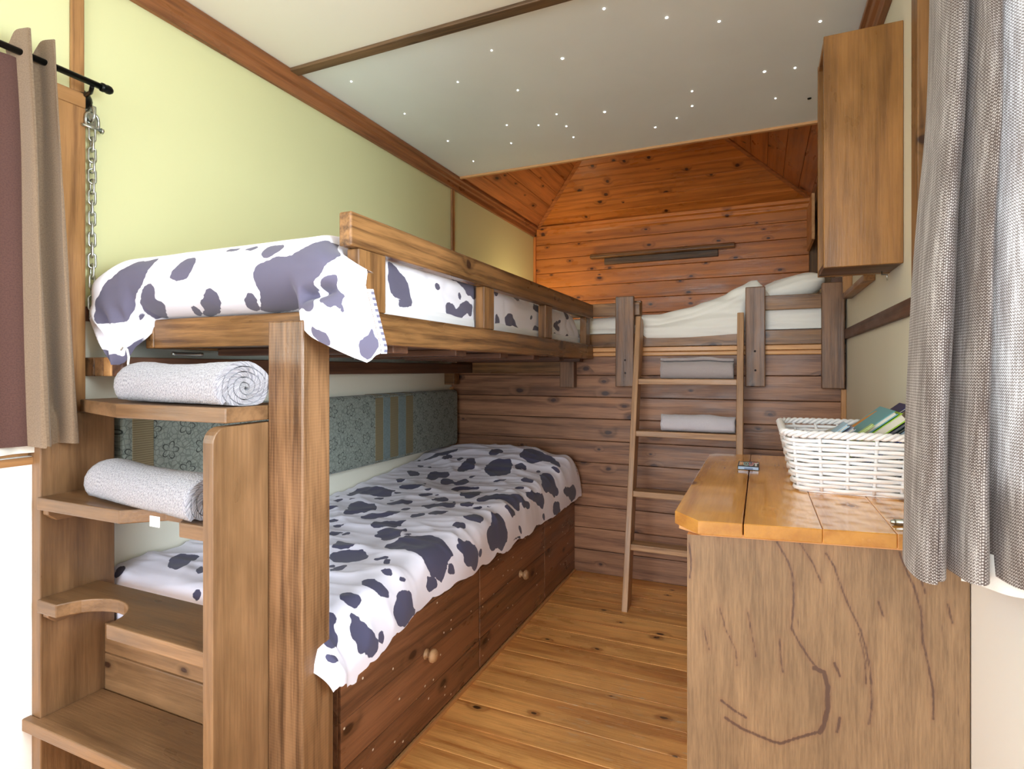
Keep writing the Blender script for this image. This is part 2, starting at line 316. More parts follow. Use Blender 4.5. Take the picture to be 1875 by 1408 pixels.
# ------------------------------------------------------------------ geometry helpers
AX = {'x': (0, 1, 2), 'y': (1, 0, 2), 'z': (2, 0, 1), 'yz': (1, 2, 0), 'xz': (0, 2, 1), 'zy': (2, 1, 0)}
class MB:
    """collects shapes in world coordinates; 'g' on each vertex = position in the piece with x along the grain"""
    def __init__(s):
        s.bm = bmesh.new(); s.g = s.bm.verts.layers.float_vector.new('g')
    def _merge(s, t, ax, mat=None, c=None):
        t.verts.layers.float_vector.verify() if False else None
        lay = t.verts.layers.float_vector.get('g') or t.verts.layers.float_vector.new('g')
        if ax is not None:
            lo = [min(v.co[i] for v in t.verts) for i in range(3)]; hi = [max(v.co[i] for v in t.verts) for i in range(3)]
            cc = [(lo[i] + hi[i]) / 2 for i in range(3)]
            if ax == 'auto':
                d = [hi[i] - lo[i] for i in range(3)]; k = d.index(max(d)); rest = [i for i in range(3) if i != k]
                rest.sort(key=lambda i: -d[i]); p = (k, rest[0], rest[1])
            else: p = AX[ax]
            for v in t.verts: v[lay] = Vector([v.co[p[i]] - cc[p[i]] for i in range(3)])
        if mat is not None: bmesh.ops.transform(t, matrix=mat, verts=t.verts)
        me = bpy.data.meshes.new('tmp'); t.to_mesh(me); t.free()
        s.bm.from_mesh(me); bpy.data.meshes.remove(me)
        s.g = s.bm.verts.layers.float_vector.get('g')
        return s
    def box(s, x0, x1, y0, y1, z0, z1, ax='auto', bev=0.003, seg=2, mat=None):
        t = bmesh.new(); bmesh.ops.create_cube(t, size=1.0)
        for v in t.verts: v.co = Vector(((x0 + x1) / 2 + v.co.x * (x1 - x0), (y0 + y1) / 2 + v.co.y * (y1 - y0), (z0 + z1) / 2 + v.co.z * (z1 - z0)))
        if bev: bmesh.ops.bevel(t, geom=t.edges[:], offset=min(bev, 0.45 * min(abs(x1 - x0), abs(y1 - y0), abs(z1 - z0))), segments=seg, affect='EDGES', profile=0.5)
        return s._merge(t, ax, mat)
    def prism(s, pts, a0, a1, plane='xy', ax='auto', bev=0.003, seg=2, mat=None):
        t = bmesh.new()
        def P(p, a): return {'xy': (p[0], p[1], a), 'xz': (p[0], a, p[1]), 'yz': (a, p[0], p[1])}[plane]
        lo = [t.verts.new(P(p, a0)) for p in pts]; hi = [t.verts.new(P(p, a1)) for p in pts]
        t.faces.new(lo); t.faces.new(hi[::-1]); n = len(pts)
        for i in range(n): t.faces.new([lo[i], hi[i], hi[(i + 1) % n], lo[(i + 1) % n]])
        bmesh.ops.recalc_face_normals(t, faces=t.faces[:])
        if bev:
            ed = [e for e in t.edges if len(e.link_faces) == 2 and e.calc_face_angle(0) > 0.6]
            bmesh.ops.bevel(t, geom=ed, offset=bev, segments=seg, affect='EDGES', profile=0.5)
        return s._merge(t, ax, mat)
    def tube(s, path, r, n=8, closed=False, ax='auto', flat=1.0, smooth=True):
        t = bmesh.new(); path = [Vector(p) for p in path]; N = len(path); rings = []
        up = None
        for i, p in enumerate(path):
            a = path[(i - 1) % N] if (closed or i > 0) else p; b = path[(i + 1) % N] if (closed or i < N - 1) else p
            d = (b - a).normalized()
            if up is None:
                up = Vector((0, 0, 1)) if abs(d.z) < 0.9 else Vector((1, 0, 0))
            side = d.cross(up).normalized(); up = side.cross(d).normalized()
            rr = r[i] if isinstance(r, (list, tuple)) else r
            rings.append([t.verts.new(p + (side * math.cos(2 * PI * k / n) * flat + up * math.sin(2 * PI * k / n)) * rr) for k in range(n)])
        for i in range(N if closed else N - 1):
            A, B2 = rings[i], rings[(i + 1) % N]
            for k in range(n): t.faces.new([A[k], A[(k + 1) % n], B2[(k + 1) % n], B2[k]])
        if not closed: t.faces.new(rings[0][::-1]); t.faces.new(rings[-1])
        bmesh.ops.recalc_face_normals(t, faces=t.faces[:])
        for f in t.faces: f.smooth = smooth and len(f.verts) == 4
        return s._merge(t, ax)
    def lathe(s, prof, c, axis='z', n=20):
        """prof: list of (radius, height) along axis from c"""
        t = bmesh.new(); rings = []
        def P(a, b, h): return {'z': (a, b, h), 'x': (h, a, b), 'y': (a, h, b), '-x': (-h, a, b), '-z': (a, b, -h)}[axis]
        for r, h in prof:
            rings.append([t.verts.new(Vector(c) + Vector(P(max(r, 1e-4) * math.cos(2 * PI * k / n), max(r, 1e-4) * math.sin(2 * PI * k / n), h))) for k in range(n)])
        for A, B2 in zip(rings, rings[1:]):
            for k in range(n): t.faces.new([A[k], A[(k + 1) % n], B2[(k + 1) % n], B2[k]])
        t.faces.new(rings[0][::-1]); t.faces.new(rings[-1])
        bmesh.ops.recalc_face_normals(t, faces=t.faces[:])
        for f in t.faces: f.smooth = len(f.verts) == 4
        return s._merge(t, 'auto')
    def grid(s, fn, nu, nv, closeu=False, extra=None, gfn=None, thick=0.0):
        """fn(i/nu, j/nv) -> position ; gfn -> 'g' value ; extra = {attribute: fn(u, v, g)}"""
        t = bmesh.new(); lay = t.verts.layers.float_vector.new('g')
        ex = {k: t.verts.layers.float.new(k) for k in (extra or {})}
        V = []
        for i in range(nu + (0 if closeu else 1)):
            row = []
            for j in range(nv + 1):
                u, v_ = i / nu, j / nv
                vt = t.verts.new(fn(u, v_)); gg = Vector(gfn(u, v_)) if gfn else Vector((u, v_, 0)); vt[lay] = gg
                for k, f in (extra or {}).items(): vt[ex[k]] = f(u, v_, gg)
                row.append(vt)
            V.append(row)
        for i in range(nu):
            A, B2 = V[i], V[(i + 1) % len(V)]
            for j in range(nv):
                f = t.faces.new([A[j], B2[j], B2[j + 1], A[j + 1]]); f.smooth = True
        me = bpy.data.meshes.new('tmp'); t.to_mesh(me); t.free(); s.bm.from_mesh(me); bpy.data.meshes.remove(me)
        return s
    def poly(s, pts, smooth=False):
        t = bmesh.new(); t.verts.layers.float_vector.new('g'); t.faces.new([t.verts.new(p) for p in pts])
        return s._merge(t, 'auto')

WL = {}
def origin(o): return WL.get(o.name, Vector((0, 0, 0)))
def obj(name, mb, mat, parent=None, at=None):
    """one mesh object from an MB; its origin is set at the middle of its base"""
    bm = mb.bm
    lo = Vector([min(v.co[i] for v in bm.verts) for i in range(3)]); hi = Vector([max(v.co[i] for v in bm.verts) for i in range(3)])
    c = Vector(at) if at is not None else Vector(((lo.x + hi.x) / 2, (lo.y + hi.y) / 2, lo.z))
    bmesh.ops.translate(bm, vec=-c, verts=bm.verts)
    me = bpy.data.meshes.new(name); bm.to_mesh(me); bm.free()
    for m in (mat if isinstance(mat, (list, tuple)) else [mat]): me.materials.append(m)
    o = bpy.data.objects.new(name, me); COL.objects.link(o)
    if parent is not None: o.parent = parent; o.location = c - origin(parent)
    else: o.location = c
    WL[o.name] = c
    return o
def thing(name, label, cat, loc, group=None):
    o = bpy.data.objects.new(name, None); COL.objects.link(o); o.location = loc; o.empty_display_size = 0.05
    WL[o.name] = Vector(loc); o['label'] = label; o['category'] = cat
    if group: o['group'] = group
    return o
def tag(o, label, cat, group=None):
    o['label'] = label; o['category'] = cat
    if group: o['group'] = group
    return o
def struct(name, mb, mat, label=None, cat=None):
    o = obj(name, mb, mat); o['kind'] = 'structure'
    o['label'] = label or name; o['category'] = cat or 'structure'
    return o
def part(name, mat, parent, *a, label=None, **k):
    o = obj(name, MB().box(*a, **k), mat, parent)
    if label: o['label'] = label
    return o
def fold(p, q): return noise.noise(Vector((p, q, 0.0)))
def ridge(x): return 1.0 - abs(x)
def sm(x, a, b):
    t = min(1.0, max(0.0, (x - a) / (b - a))); return t * t * (3 - 2 * t)
def lerp(a, b, t): return a + (b - a) * t
def pw(pts, x):
    """smooth piecewise interpolation through (x, y) points"""
    if x <= pts[0][0]: return pts[0][1]
    for (x0, y0), (x1, y1) in zip(pts, pts[1:]):
        if x <= x1: return lerp(y0, y1, (x - x0) / (x1 - x0))
    return pts[-1][1]

XL, XR, YB, YU, ZC = -1.791, 0.375, 3.121, 4.55, 2.375
YR = -1.7                                    # open rear of the wagon, behind the camera

# ------------------------------------------------------------------ ground and room shell
gnd = struct('ground', MB().box(-14, 14, -14, 14, -0.75, -0.7, bev=0), M['bounce_ground'], 'unseen pale ground outside the wagon, added to bounce light inside', 'ground');  # out of view; made pale to bounce daylight up to the ceiling
floor = struct('floor', MB().box(XL - 0.05, XR + 0.05, YR, YU + 0.05, -0.06, -0.022, bev=0), M['gap'], 'pine board floor of the wagon with a scuffed walkway', 'floor')
y = YR; k = 0
while y < YB - 0.01:
    y1 = min(y + 0.127, YB)
    joints = [XL, XR]
    if y > 0.9: joints = [XL, [-0.03, 0.2, -0.06, 0.1, -0.01][k % 5], XR]
    for a, b in zip(joints, joints[1:]):
        part('floor_board', M['floor'], floor, a + 0.0006, b - 0.0006, y + 0.0007, y1 - 0.0007, -0.022, 0.0, ax='x', bev=0.0015, seg=1)
    y = y1; k += 1

# side walls, each with a window opening beside the camera
WZ0, WZ1 = 0.955, 1.90
def side_wall(name, x0, x1, wy0, wy1, lab, mat='cream'):
    m = MB()
    for a in ((YR, wy0, 1.31, 2.5), (wy1, YU + 0.05, 1.31, 2.5), (wy0, wy1, WZ1, 2.5)): m.box(x0, x1, *a, bev=0)
    low = MB()
    for a in ((YR, wy0, -0.02, 1.31), (wy1, YU + 0.05, -0.02, 1.31), (wy0, wy1, -0.02, WZ0)): low.box(x0, x1, *a, bev=0)
    o = struct(name, m, M[mat], lab, 'wall')
    obj('lower_panel', low, M['pale'] if mat == 'cream' else M[mat], o)['label'] = 'paler panel below the dado rail'
    return o
    return struct(name, m, M[mat], lab, 'wall')
wl = side_wall('wall_left', XL - 0.05, XL, 0.02, 0.885, 'cream painted long wall behind the cow print bunks')
wr = side_wall('wall_right', XR, XR + 0.05, -0.1, 1.10, 'cream painted wall on the right behind basket and cabinet', 'cream2')
part('lining_board', M['lining'], wl, XL, -1.750, YR, 0.846, 0.0, 0.925, bev=0.002, label='white lining board under the left window')
part('lining_board', M['lining'], wr, XR - 0.0025, XR, YR, 1.352, 0.0, 0.797, bev=0.002, label='white lining board under the right window')
# dado rails
part('dado_rail', M['dark'], wl, XL, XL + 0.014, 0.985, YB, 1.292, 1.334, ax='y')
part('dado_rail', M['dark'], wr, XR - 0.014, XR, 1.15, YB - 0.005, 1.297, 1.343, ax='y')

# lower back wall: horizontal tongue and groove boards
wb_ = struct('wall_back', MB().box(XL, XR, YB, YB + 0.04, 0, 1.235, bev=0), M['gap'], 'brown plank wall beneath the far bunk', 'wall')
zs = [0.0, 0.131, 0.255, 0.379, 0.503, 0.627, 0.751, 0.876, 0.998, 1.122, 1.23]
for a, b in zip(zs, zs[1:]):
    part('wall_plank', M['lower'], wb_, XL + 0.002, XR - 0.002, YB - 0.014, YB, a + 0.0012, b - 0.0012, ax='xz', bev=0.003)
# upper alcove wall
wa = struct('wall_alcove', MB().box(XL, XR, YU, YU + 0.04, 1.2, 2.4, bev=0), M['gap'], 'orange varnished plank wall at the back of the alcove', 'wall')
zs = [1.24, 1.365, 1.488, 1.61, 1.732, 1.855, 1.978, 2.102, 2.225, 2.345]
for a, b in zip(zs, zs[1:]):
    part('wall_plank', M['upper'], wa, XL + 0.002, XR - 0.002, YU - 0.014, YU, a + 0.0012, b - 0.0012, ax='xz', bev=0.003)
m = MB().prism([(YU - 0.014, 2.30), (YU - 0.026, 2.315), (YU - 0.026, 2.34), (YU - 0.045, 2.352), (YU - 0.045, 2.375), (YU - 0.014, 2.375)], XL + 0.03, XR - 0.01, 'yz', 'x', 0.002)
o = struct('trim_1', m, M['upper'], 'orange moulding along the top of the alcove wall', 'trim')

# ceiling boards
cl = struct('ceiling', MB().box(XL, XR, YR, YB + 0.02, ZC + 0.012, ZC + 0.03, bev=0), M['lining'], 'flat ceiling with a star light panel', 'ceiling')
part('ceiling_panel', M['ceil'], cl, XL, XR, YR, 1.742, ZC, ZC + 0.012, bev=0.001, label='cream white panel near the camera')
sp_ = part('ceiling_panel', M['starry'], cl, XL, XR, 1.746, YB + 0.018, ZC, ZC + 0.012, bev=0.001, label='greyish panel dotted with star lights')
part('ceiling_batten', M['batten'], cl, XL + 0.04, XR - 0.04, 1.722, 1.768, ZC - 0.014, ZC, ax='x', bev=0.003)
part('edge_strip', M['edge'], cl, XL + 0.03, XR - 0.03, YB + 0.006, YB + 0.028, ZC - 0.012, ZC + 0.03, ax='x', bev=0.002)
STARS = [(-1.587, 1.91, 1), (-1.176, 2.096, 0.9), (-0.941, 1.941, 0.9), (-0.97, 2.263, 1), (-0.711, 2.104, 1.5), (-0.484, 1.871, 1.2), (-0.297, 2.006, 1.3), (-0.132, 2.102, 1.2), (0.193, 2.245, 1.2), (0.016, 2.531, 1.4), (0.129, 2.549, 1.1), (0.063, 2.799, 0.9), (-0.274, 2.58, 1), (-0.289, 2.724, 1.1), (-0.371, 2.824, 1), (-0.484, 2.888, 1.2), (-0.675, 2.62, 1.5), (-0.891, 2.55, 0.9), (-0.89, 2.695, 1.2), (-0.898, 2.837, 0.9), (-1.014, 2.627, 0.8), (-1.158, 2.563, 0.8), (-1.229, 2.776, 0.9), (-1.537, 2.926, 0.9), (-1.527, 2.613, 1.1), (-1.553, 2.252, 0.8)]
for x, y, k in STARS:
    obj('star_light', MB().lathe([(0.0036 * k, 0.0), (0.0034 * k, 0.0012), (0.0020 * k, 0.0025)], (x, y, ZC), '-z', 10), M['star'], cl)
obj('screw_hole', MB().lathe([(0.009, 0.0), (0.008, 0.003), (0.002, 0.004)], (0.203, 2.861, ZC), '-z', 10), M['black'], cl)

# hipped plank ceiling over the alcove
HS, HT = 0.60, 0.70
hx0, hx1, hz = XL + 0.02, 0.345, 2.368
BACK = []
ca = struct('ceiling_alcove', MB().box(XL, XR, YB + 0.03, YU, hz + HS * HT + 0.004, hz + HS * HT + 0.02, bev=0).box(XL, XR, YB + 0.03, YB + 0.045, ZC + 0.01, hz + HS * HT + 0.02, bev=0), M['hip'], 'hipped ceiling of orange planks over the far bunk', 'ceiling')
for P_ in ([(hx0, YU, hz), (hx1, YU, hz), (hx1 - HT, YU - HT, hz + HS * HT), (hx0 + HT, YU - HT, hz + HS * HT)], [(hx0, YU, hz), (hx0, YB + 0.046, hz), (hx0 + HT, YB + 0.046, hz + HS * HT), (hx0 + HT, YU - HT, hz + HS * HT)], [(hx1, YU, hz), (hx1, YB + 0.046, hz), (hx1 - HT, YB + 0.046, hz + HS * HT), (hx1 - HT, YU - HT, hz + HS * HT)]):
    BACK.append(P_)
def slab(mb, pts, off, ax):
    t = bmesh.new(); lo = [t.verts.new(p) for p in pts]; hi = [t.verts.new(Vector(p) + Vector(off)) for p in pts]
    t.faces.new(lo); t.faces.new(hi[::-1]); n = len(pts)
    for i in range(n): t.faces.new([lo[i], hi[i], hi[(i + 1) % n], lo[(i + 1) % n]])
    bmesh.ops.recalc_face_normals(t, faces=t.faces[:])
    bmesh.ops.bevel(t, geom=t.edges[:], offset=0.0025, segments=1, affect='EDGES')
    return mb._merge(t, ax)
m = MB()
for P_ in BACK: slab(m, [(x, y, z + 0.0125) for x, y, z in P_], (0, 0, 0.012), 'x')
obj('backing', m, M['gap'], ca)  # hidden slabs added to stop light leaking between the hip planks
NP = 7
for k in range(NP):
    t0, t1 = HT * k / NP + 0.0006, HT * (k + 1) / NP - 0.0006
    z0, z1 = hz + HS * t0, hz + HS * t1
    obj('ceiling_plank', slab(MB(), [(hx0 + t0, YU - t0, z0), (hx1 - t0, YU - t0, z0), (hx1 - t1, YU - t1, z1), (hx0 + t1, YU - t1, z1)], (0, 0, 0.012), 'x'), M['upper'], ca)
    for sx in (0, 1):
        X0, X1 = (hx0 + t0, hx0 + t1) if sx == 0 else (hx1 - t0, hx1 - t1)
        obj('ceiling_plank', slab(MB(), [(X0, YU - t0, z0), (X0, YB + 0.046, z0), (X1, YB + 0.046, z1), (X1, YU - t1, z1)], (0, 0, 0.012), 'y'), M['hip'], ca)
for sx in (0, 1):
    xa, xb = (hx0, hx0 + HT) if sx == 0 else (hx1, hx1 - HT)
    A, B2 = Vector((xa, YU, hz)), Vector((xb, YU - HT, hz + HS * HT)); d = (B2 - A).normalized()
    sd = d.cross(Vector((0, 0, 1))).normalized() * 0.016
    dn = Vector((0, 0, -0.014))
    obj('hip_moulding', slab(MB(), [A - sd + dn, A + sd + dn, B2 + sd + dn, B2 - sd + dn], (0, 0, 0.02), 'x'), M['hip'], ca)

# mouldings and battens of the shell
def crown(name, s, x, lab):
    pts = [(x, 2.297), (x + s * 0.020, 2.297), (x + s * 0.024, 2.33), (x + s * 0.036, 2.336), (x + s * 0.040, 2.352), (x + s * 0.052, 2.358), (x + s * 0.052, 2.374), (x, 2.374)]
    return struct(name, MB().prism(pts, YR, YU - 0.046, 'xz', 'y', 0.0015, 1), M['crown'], lab, 'trim')
crown('trim_2', 1, XL, 'red brown stepped moulding between left wall and ceiling')
crown('trim_3', -1, XR, 'dark moulding between right wall and ceiling')
struct('trim_4', MB().box(XL, XL + 0.012, 3.100, 3.134, 1.52, 2.297), M['casing'], 'thin upright batten on the left wall above the bunk rail', 'trim')
struct('trim_5', MB().box(XL, XL + 0.012, 0.953, 0.987, 1.945, 2.297), M['casing'], 'upright batten above the curtained left window', 'trim')
struct('trim_6', MB().box(XR - 0.03, XR, 1.63, 1.69, 1.345, 2.297), M['rail'], 'upright batten beside the grey curtain', 'trim')
struct('trim_7', MB().box(XL + 0.0005, XL + 0.022, YU - 0.036, YU - 0.015, 1.25, 2.297), M['upper'], 'corner strip where left wall meets alcove planks', 'trim')
struct('trim_8', MB().box(XL + 0.0005, XL + 0.02, YB - 0.034, YB - 0.0145, 0.42, 1.045), M['edge'], 'pale corner strip beside the floral bolster', 'trim')
struct('trim_9', MB().box(XR - 0.022, XR - 0.0005, YB - 0.034, YB - 0.0145, 0.0, 1.06), M['edge'], 'pale corner strip under the right bunk post', 'trim')
# moulded shelf edge of the alcove platform
m = MB().box(XL + 0.01, XR - 0.005, YB - 0.036, YB - 0.014, 1.252, 1.276, ax='x').box(XL + 0.01, XR - 0.005, YB - 0.028, YB - 0.014, 1.228, 1.251, ax='x', bev=0.006)
struct('trim_10', m, M['edge'], 'two-step orange moulding on top of the lower plank wall', 'trim')

# windows
def window(name, x, s, y0, y1, lab, w1=0.042):
    m = MB()
    w = 0.042; th_ = 0.022 if s > 0 else 0.011
    for a in ((y0 - 0.002, y1 + w1, WZ1, WZ1 + w), (y0 - w, y1 + w1, WZ0 - 0.03, WZ0)): m.box(*sorted((x, x + s * th_)), *a)
    m.box(*sorted((x, x + s * (th_ - 0.001))), y1, y1 + w1, WZ0, WZ1).box(*sorted((x, x + s * (th_ - 0.001))), y0 - w, y0, WZ0, WZ1 + w)
    o = struct(name, m, M['casing'], lab, 'window')
    f = MB()
    xx = sorted((x - s * 0.045, x - s * 0.005))
    for a in ((y0, y0 + 0.04, WZ0, WZ1), (y1 - 0.04, y1, WZ0, WZ1), (y0 + 0.04, y1 - 0.04, WZ0, WZ0 + 0.04), (y0 + 0.04, y1 - 0.04, WZ1 - 0.04, WZ1)): f.box(*xx, *a)
    fr = obj('window_sash', f, M['lining'], o)
    obj('window_pane', MB().box(*sorted((x - s * 0.028, x - s * 0.022)), y0 + 0.04, y1 - 0.04, WZ0 + 0.04, WZ1 - 0.04, bev=0), M['glass'], o)
    obj('window_sill', MB().box(*sorted((x, x + s * (0.045 if s > 0 else 0.012))), y0 - w, y1 + w1 - 0.002, WZ0 - 0.052, WZ0 - 0.031), M['lining'] if s < 0 else M['casing'], o)
    return o
window('window_1', XL, 1, 0.02, 0.885, 'honey pine window frame behind the brown curtain', 0.10)
window('window_2', XR, -1, -0.1, 1.10, 'window frame behind the grey tweed curtain')
# small alcove window on the right wall, seen edge on past the cabinet
m = MB()
for a in ((3.55, 3.62, 1.50, 2.27), (4.42, 4.49, 1.50, 2.27), (3.62, 4.42, 1.50, 1.57), (3.62, 4.42, 2.20, 2.27)): m.box(0.315, XR, *a)
aw = struct('window_3', m, M['batten'], 'dark framed alcove window seen edge on beside the cabinet', 'window')
part('window_blind', M['edge'], aw, 0.296, 0.314, 4.00, 4.40, 1.975, 2.265, bev=0.002, label='pale wooden panel in the frame')

# ------------------------------------------------------------------ step unit (alternating treads) and bunk base
st = thing('bunk_step', 'brown stained storage steps with cut-out treads climbing to the upper bunk', 'steps', (-1.4, 0.9, 0))
part('side_panel', M['step'], st, XL + 0.001, -1.713, 0.845, 1.030, 0.0, 1.034, ax='zy', bev=0.003)
rr = 0.032
pts = [(1.030, 0.0), (0.8156, 0.0), (0.8156, 1.030 - rr)] + [(0.8156 + rr * (1 - math.cos(a)), 1.030 - rr + rr * math.sin(a)) for a in [PI / 12 * i for i in range(1, 7)]] + [(1.030, 1.0325)]
obj('stringer', MB().prism(pts, -1.066, -1.0355, 'yz', 'zy', 0.002), M['step'], st)
def tread(pts, z0, z1, mat=None): return obj('tread', MB().prism(pts, z0, z1, 'xy', 'x', 0.003), mat or M['step'], st)
tread([(-1.712, 0.938), (-1.403, 0.8455), (-1.0360, 0.8455), (-1.0360, 1.03), (-1.712, 1.03)], 1.0366, 1.0703)
tread([(-1.712, 0.836), (-1.374, 0.836), (-1.30, 0.90), (-1.215, 0.90), (-1.148, 0.822), (-1.067, 0.822), (-1.067, 0.985), (-1.712, 0.985)], 0.789, 0.8215)
cut = [(-1.513 + 0.115 * math.cos(a), 0.8205 + 0.098 * math.sin(a)) for a in [PI - PI / 14 * i for i in range(15)]]
tread([(-1.712, 0.836)] + [(-1.628, 0.836)] + cut[1:] + [(-1.067, 0.8205), (-1.067, 0.988), (-1.712, 0.988)], 0.523, 0.557)
tread([(-1.765, 0.835), (-1.75, 0.822), (-1.067, 0.822), (-1.067, 0.996), (-1.712, 0.996), (-1.712, 0.8445), (-1.765, 0.8445)], 0.215, 0.246)
for z0 in (0.757, 0.49):
    obj('cleat', MB().prism([(0.85, z0 + 0.018), (0.87, z0), (0.985, z0), (0.985, z0 + 0.031), (0.85, z0 + 0.031)], -1.712, -1.688, 'yz', 'y', 0.002), M['step'], st)
    obj('cleat', MB().prism([(0.85, z0 + 0.018), (0.87, z0), (0.955, z0), (0.955, z0 + 0.031), (0.85, z0 + 0.031)], -1.09, -1.067, 'yz', 'y', 0.002), M['step'], st)

base = thing('bed_base', 'red brown lower bunk base of planks with two drawers by the floor', 'bed', (-1.38, 2.05, 0))
for a, b in ((0.0, 0.21), (0.212, 0.345), (0.347, 0.43)):
    part('end_board', M['step'], base, XL + 0.08, -1.036, 1.0, 1.022, a, b, ax='xz', bev=0.004)
part('stile', M['step'], base, -1.02, -0.985, 1.05, 1.118, 0.0, 0.40, ax='zy')
part('platform', M['drawer'], base, XL + 0.002, -0.978, 1.024, YB - 0.015, 0.385, 0.405, ax='y')
part('back_frame', M['gap'], base, -1.02, -1.0, 1.12, YB - 0.016, 0.02, 0.384, bev=0)
part('skirting', M['edge'], base, -0.978, -0.966, 1.13, YB - 0.016, 0.0, 0.013, ax='y', bev=0.002)
def drawer(y0, y1, ky):
    d = part('drawer', M['drawer'], base, -0.999, -0.9865, y0, y1, 0.016, 0.398, ax='yz', bev=0)
    for a, b in ((0.016, 0.128), (0.128, 0.252), (0.252, 0.398)):
        part('front_plank', M['drawer'], d, -0.986, -0.975, y0 + 0.001, y1 - 0.001, a + 0.0006, b - 0.0006, ax='yz', bev=0.0022)
    if ky:
        obj('knob', MB().lathe([(0.016, 0), (0.0165, 0.004), (0.011, 0.008), (0.0095, 0.014), (0.014, 0.019), (0.0205, 0.024), (0.021, 0.030), (0.017, 0.037), (0.008, 0.040), (0.001, 0.041)], (-0.975, ky, 0.247), 'x', 20), M['ladder'], d)['label'] = 'turned pine knob'
    return d
drawer(1.133, 1.903, 1.530); drawer(1.909, 2.607, 2.300)
d = part('fixed_panel', M['drawer'], base, -0.999, -0.9865, 2.612, YB - 0.017, 0.016, 0.398, ax='yz', bev=0)
for a, b in ((0.016, 0.128), (0.128, 0.252), (0.252, 0.398)): part('front_plank', M['drawer'], d, -0.986, -0.975, 2.613, YB - 0.018, a + 0.0006, b - 0.0006, ax='yz', bev=0.0022)
mt = MB().box(XL + 0.01, -0.99, 1.06, YB - 0.03, 0.406, 0.525, ax='y', bev=0.02, seg=4)
tag(obj('mattress', mt, M['mattress']), 'thin pale mattress under the small-patch cow print duvet', 'mattress')

# ------------------------------------------------------------------ upper bunk
ub = thing('upper_bunk', 'brown timber upper bunk with a guard rail over the lower bed', 'bunk bed', (-1.2, 2.0, 0))
part('post', M['post'], ub, -1.0345, -0.930, 0.957, 1.044, 0.0, 1.262, ax='zy', bev=0.004)
part('end_rail', M['rail'], ub, -1.565, -0.900, 1.046, 1.085, 1.212, 1.2925, ax='x', bev=0.004)
part('side_rail', M['rail'], ub, -1.602, -1.566, 1.046, 3.08, 1.212, 1.2925, ax='y', bev=0.004)
part('side_rail', M['rail'], ub, -0.8975, -0.860, 1.060, 3.085, 1.2135, 1.2925, ax='y', bev=0.004)
part('guard_rail', M['rail'], ub, -0.897, -0.860, 1.035, 3.085, 1.438, 1.518, ax='y', bev=0.005, seg=3)
for a, b in ((1.064, 1.169), (1.722, 1.80), (2.321, 2.408), (2.95, 3.03)):
    part('baluster', M['rail'], ub, -0.897, -0.862, a, b, 1.293, 1.4375, ax='zy', bev=0.003)
part('bed_board', M['dark'], ub, -1.565, -0.898, 1.087, 3.07, 1.218, 1.232, ax='y')
for k in range(6): part('slat', M['dark'], ub, -1.565, -0.898, 1.25 + k * 0.34, 1.32 + k * 0.34, 1.196, 1.217, ax='x')
# wall ledgers that carry it
for x0, x1, mt_ in ((XL + 0.001, -1.742, 'post'), (-1.741, -1.702, 'ladder'), (-1.701, -1.662, 'edge'), (-1.661, -1.617, 'dark')):
    part('wall_ledger', M[mt_], ub, x0, x1, 0.99, 3.085, 1.133, 1.187, ax='y', bev=0.004)
part('cross_ledger', M['rail'], ub, -1.616, -1.03, 3.06, 3.105, 1.132, 1.206, ax='x')
part('ledger_block', M['greyed'], ub, -1.046, -0.962, 3.045, 3.1055, 1.052, 1.2125, ax='zy', bev=0.004)
part('ledger_block', M['rail'], ub, XL + 0.001, -1.72, 3.02, 3.085, 1.062, 1.132)
for y in (1.13, 1.95, 2.75):
    h = obj('hinge', MB().lathe([(0.0045, 0), (0.006, 0.002), (0.006, 0.012), (0.0055, 0.013), (0.0055, 0.09), (0.006, 0.091), (0.006, 0.10), (0.0045, 0.102)], (-1.609, y, 1.1995), 'y', 12), M['steel'], ub)
    h['label'] = 'steel hinge barrel'
tag(obj('mattress', MB().box(-1.56, -0.905, 1.09, 3.06, 1.2335, 1.335, ax='y', bev=0.02, seg=4), M['mattress']), 'pale mattress inside the upper bunk rails', 'mattress')

# chain with shackle holding the bunk to the wall
ch = thing('bunk_chain', 'galvanised chain hanging from a wall plate beside the brown curtain', 'chain', (-1.765, 0.9985, 1.30))
CY = 0.9985
obj('wall_plate', MB().box(XL + 0.001, XL + 0.005, CY - 0.024, CY + 0.024, 1.855, 1.925, bev=0.0015).lathe([(0.006, 0), (0.005, 0.003)], (XL + 0.005, CY + 0.014, 1.917), 'x', 10).lathe([(0.006, 0), (0.005, 0.003)], (XL + 0.005, CY - 0.014, 1.864), 'x', 10), M['steel'], ch)
ring = [(XL + 0.006 + 0.021 * (1 + math.cos(a)) * 0.75, CY, 1.888 + 0.021 * math.sin(a)) for a in [PI * 2 * i / 18 for i in range(18)]]
obj('eye_ring', MB().tube(ring, 0.0042, 8, True), M['steel'], ch)
sh = [(-1.765, CY - 0.017, 1.852)] + [(-1.765, CY + 0.017 * math.sin(a), 1.876 + 0.017 * math.cos(a)) for a in [-PI / 2 + PI / 8 * i for i in range(9)]] + [(-1.765, CY + 0.017, 1.852)]
sh = MB().tube(sh, 0.0042, 8).tube([(-1.765, CY - 0.027, 1.850), (-1.765, CY + 0.027, 1.850)], 0.0044, 8).lathe([(0.008, 0), (0.008, 0.006)], (-1.765, CY + 0.023, 1.850), 'y', 10)
obj('shackle', sh, M['steel'], ch)
z = 1.832
lk = None
k = 0
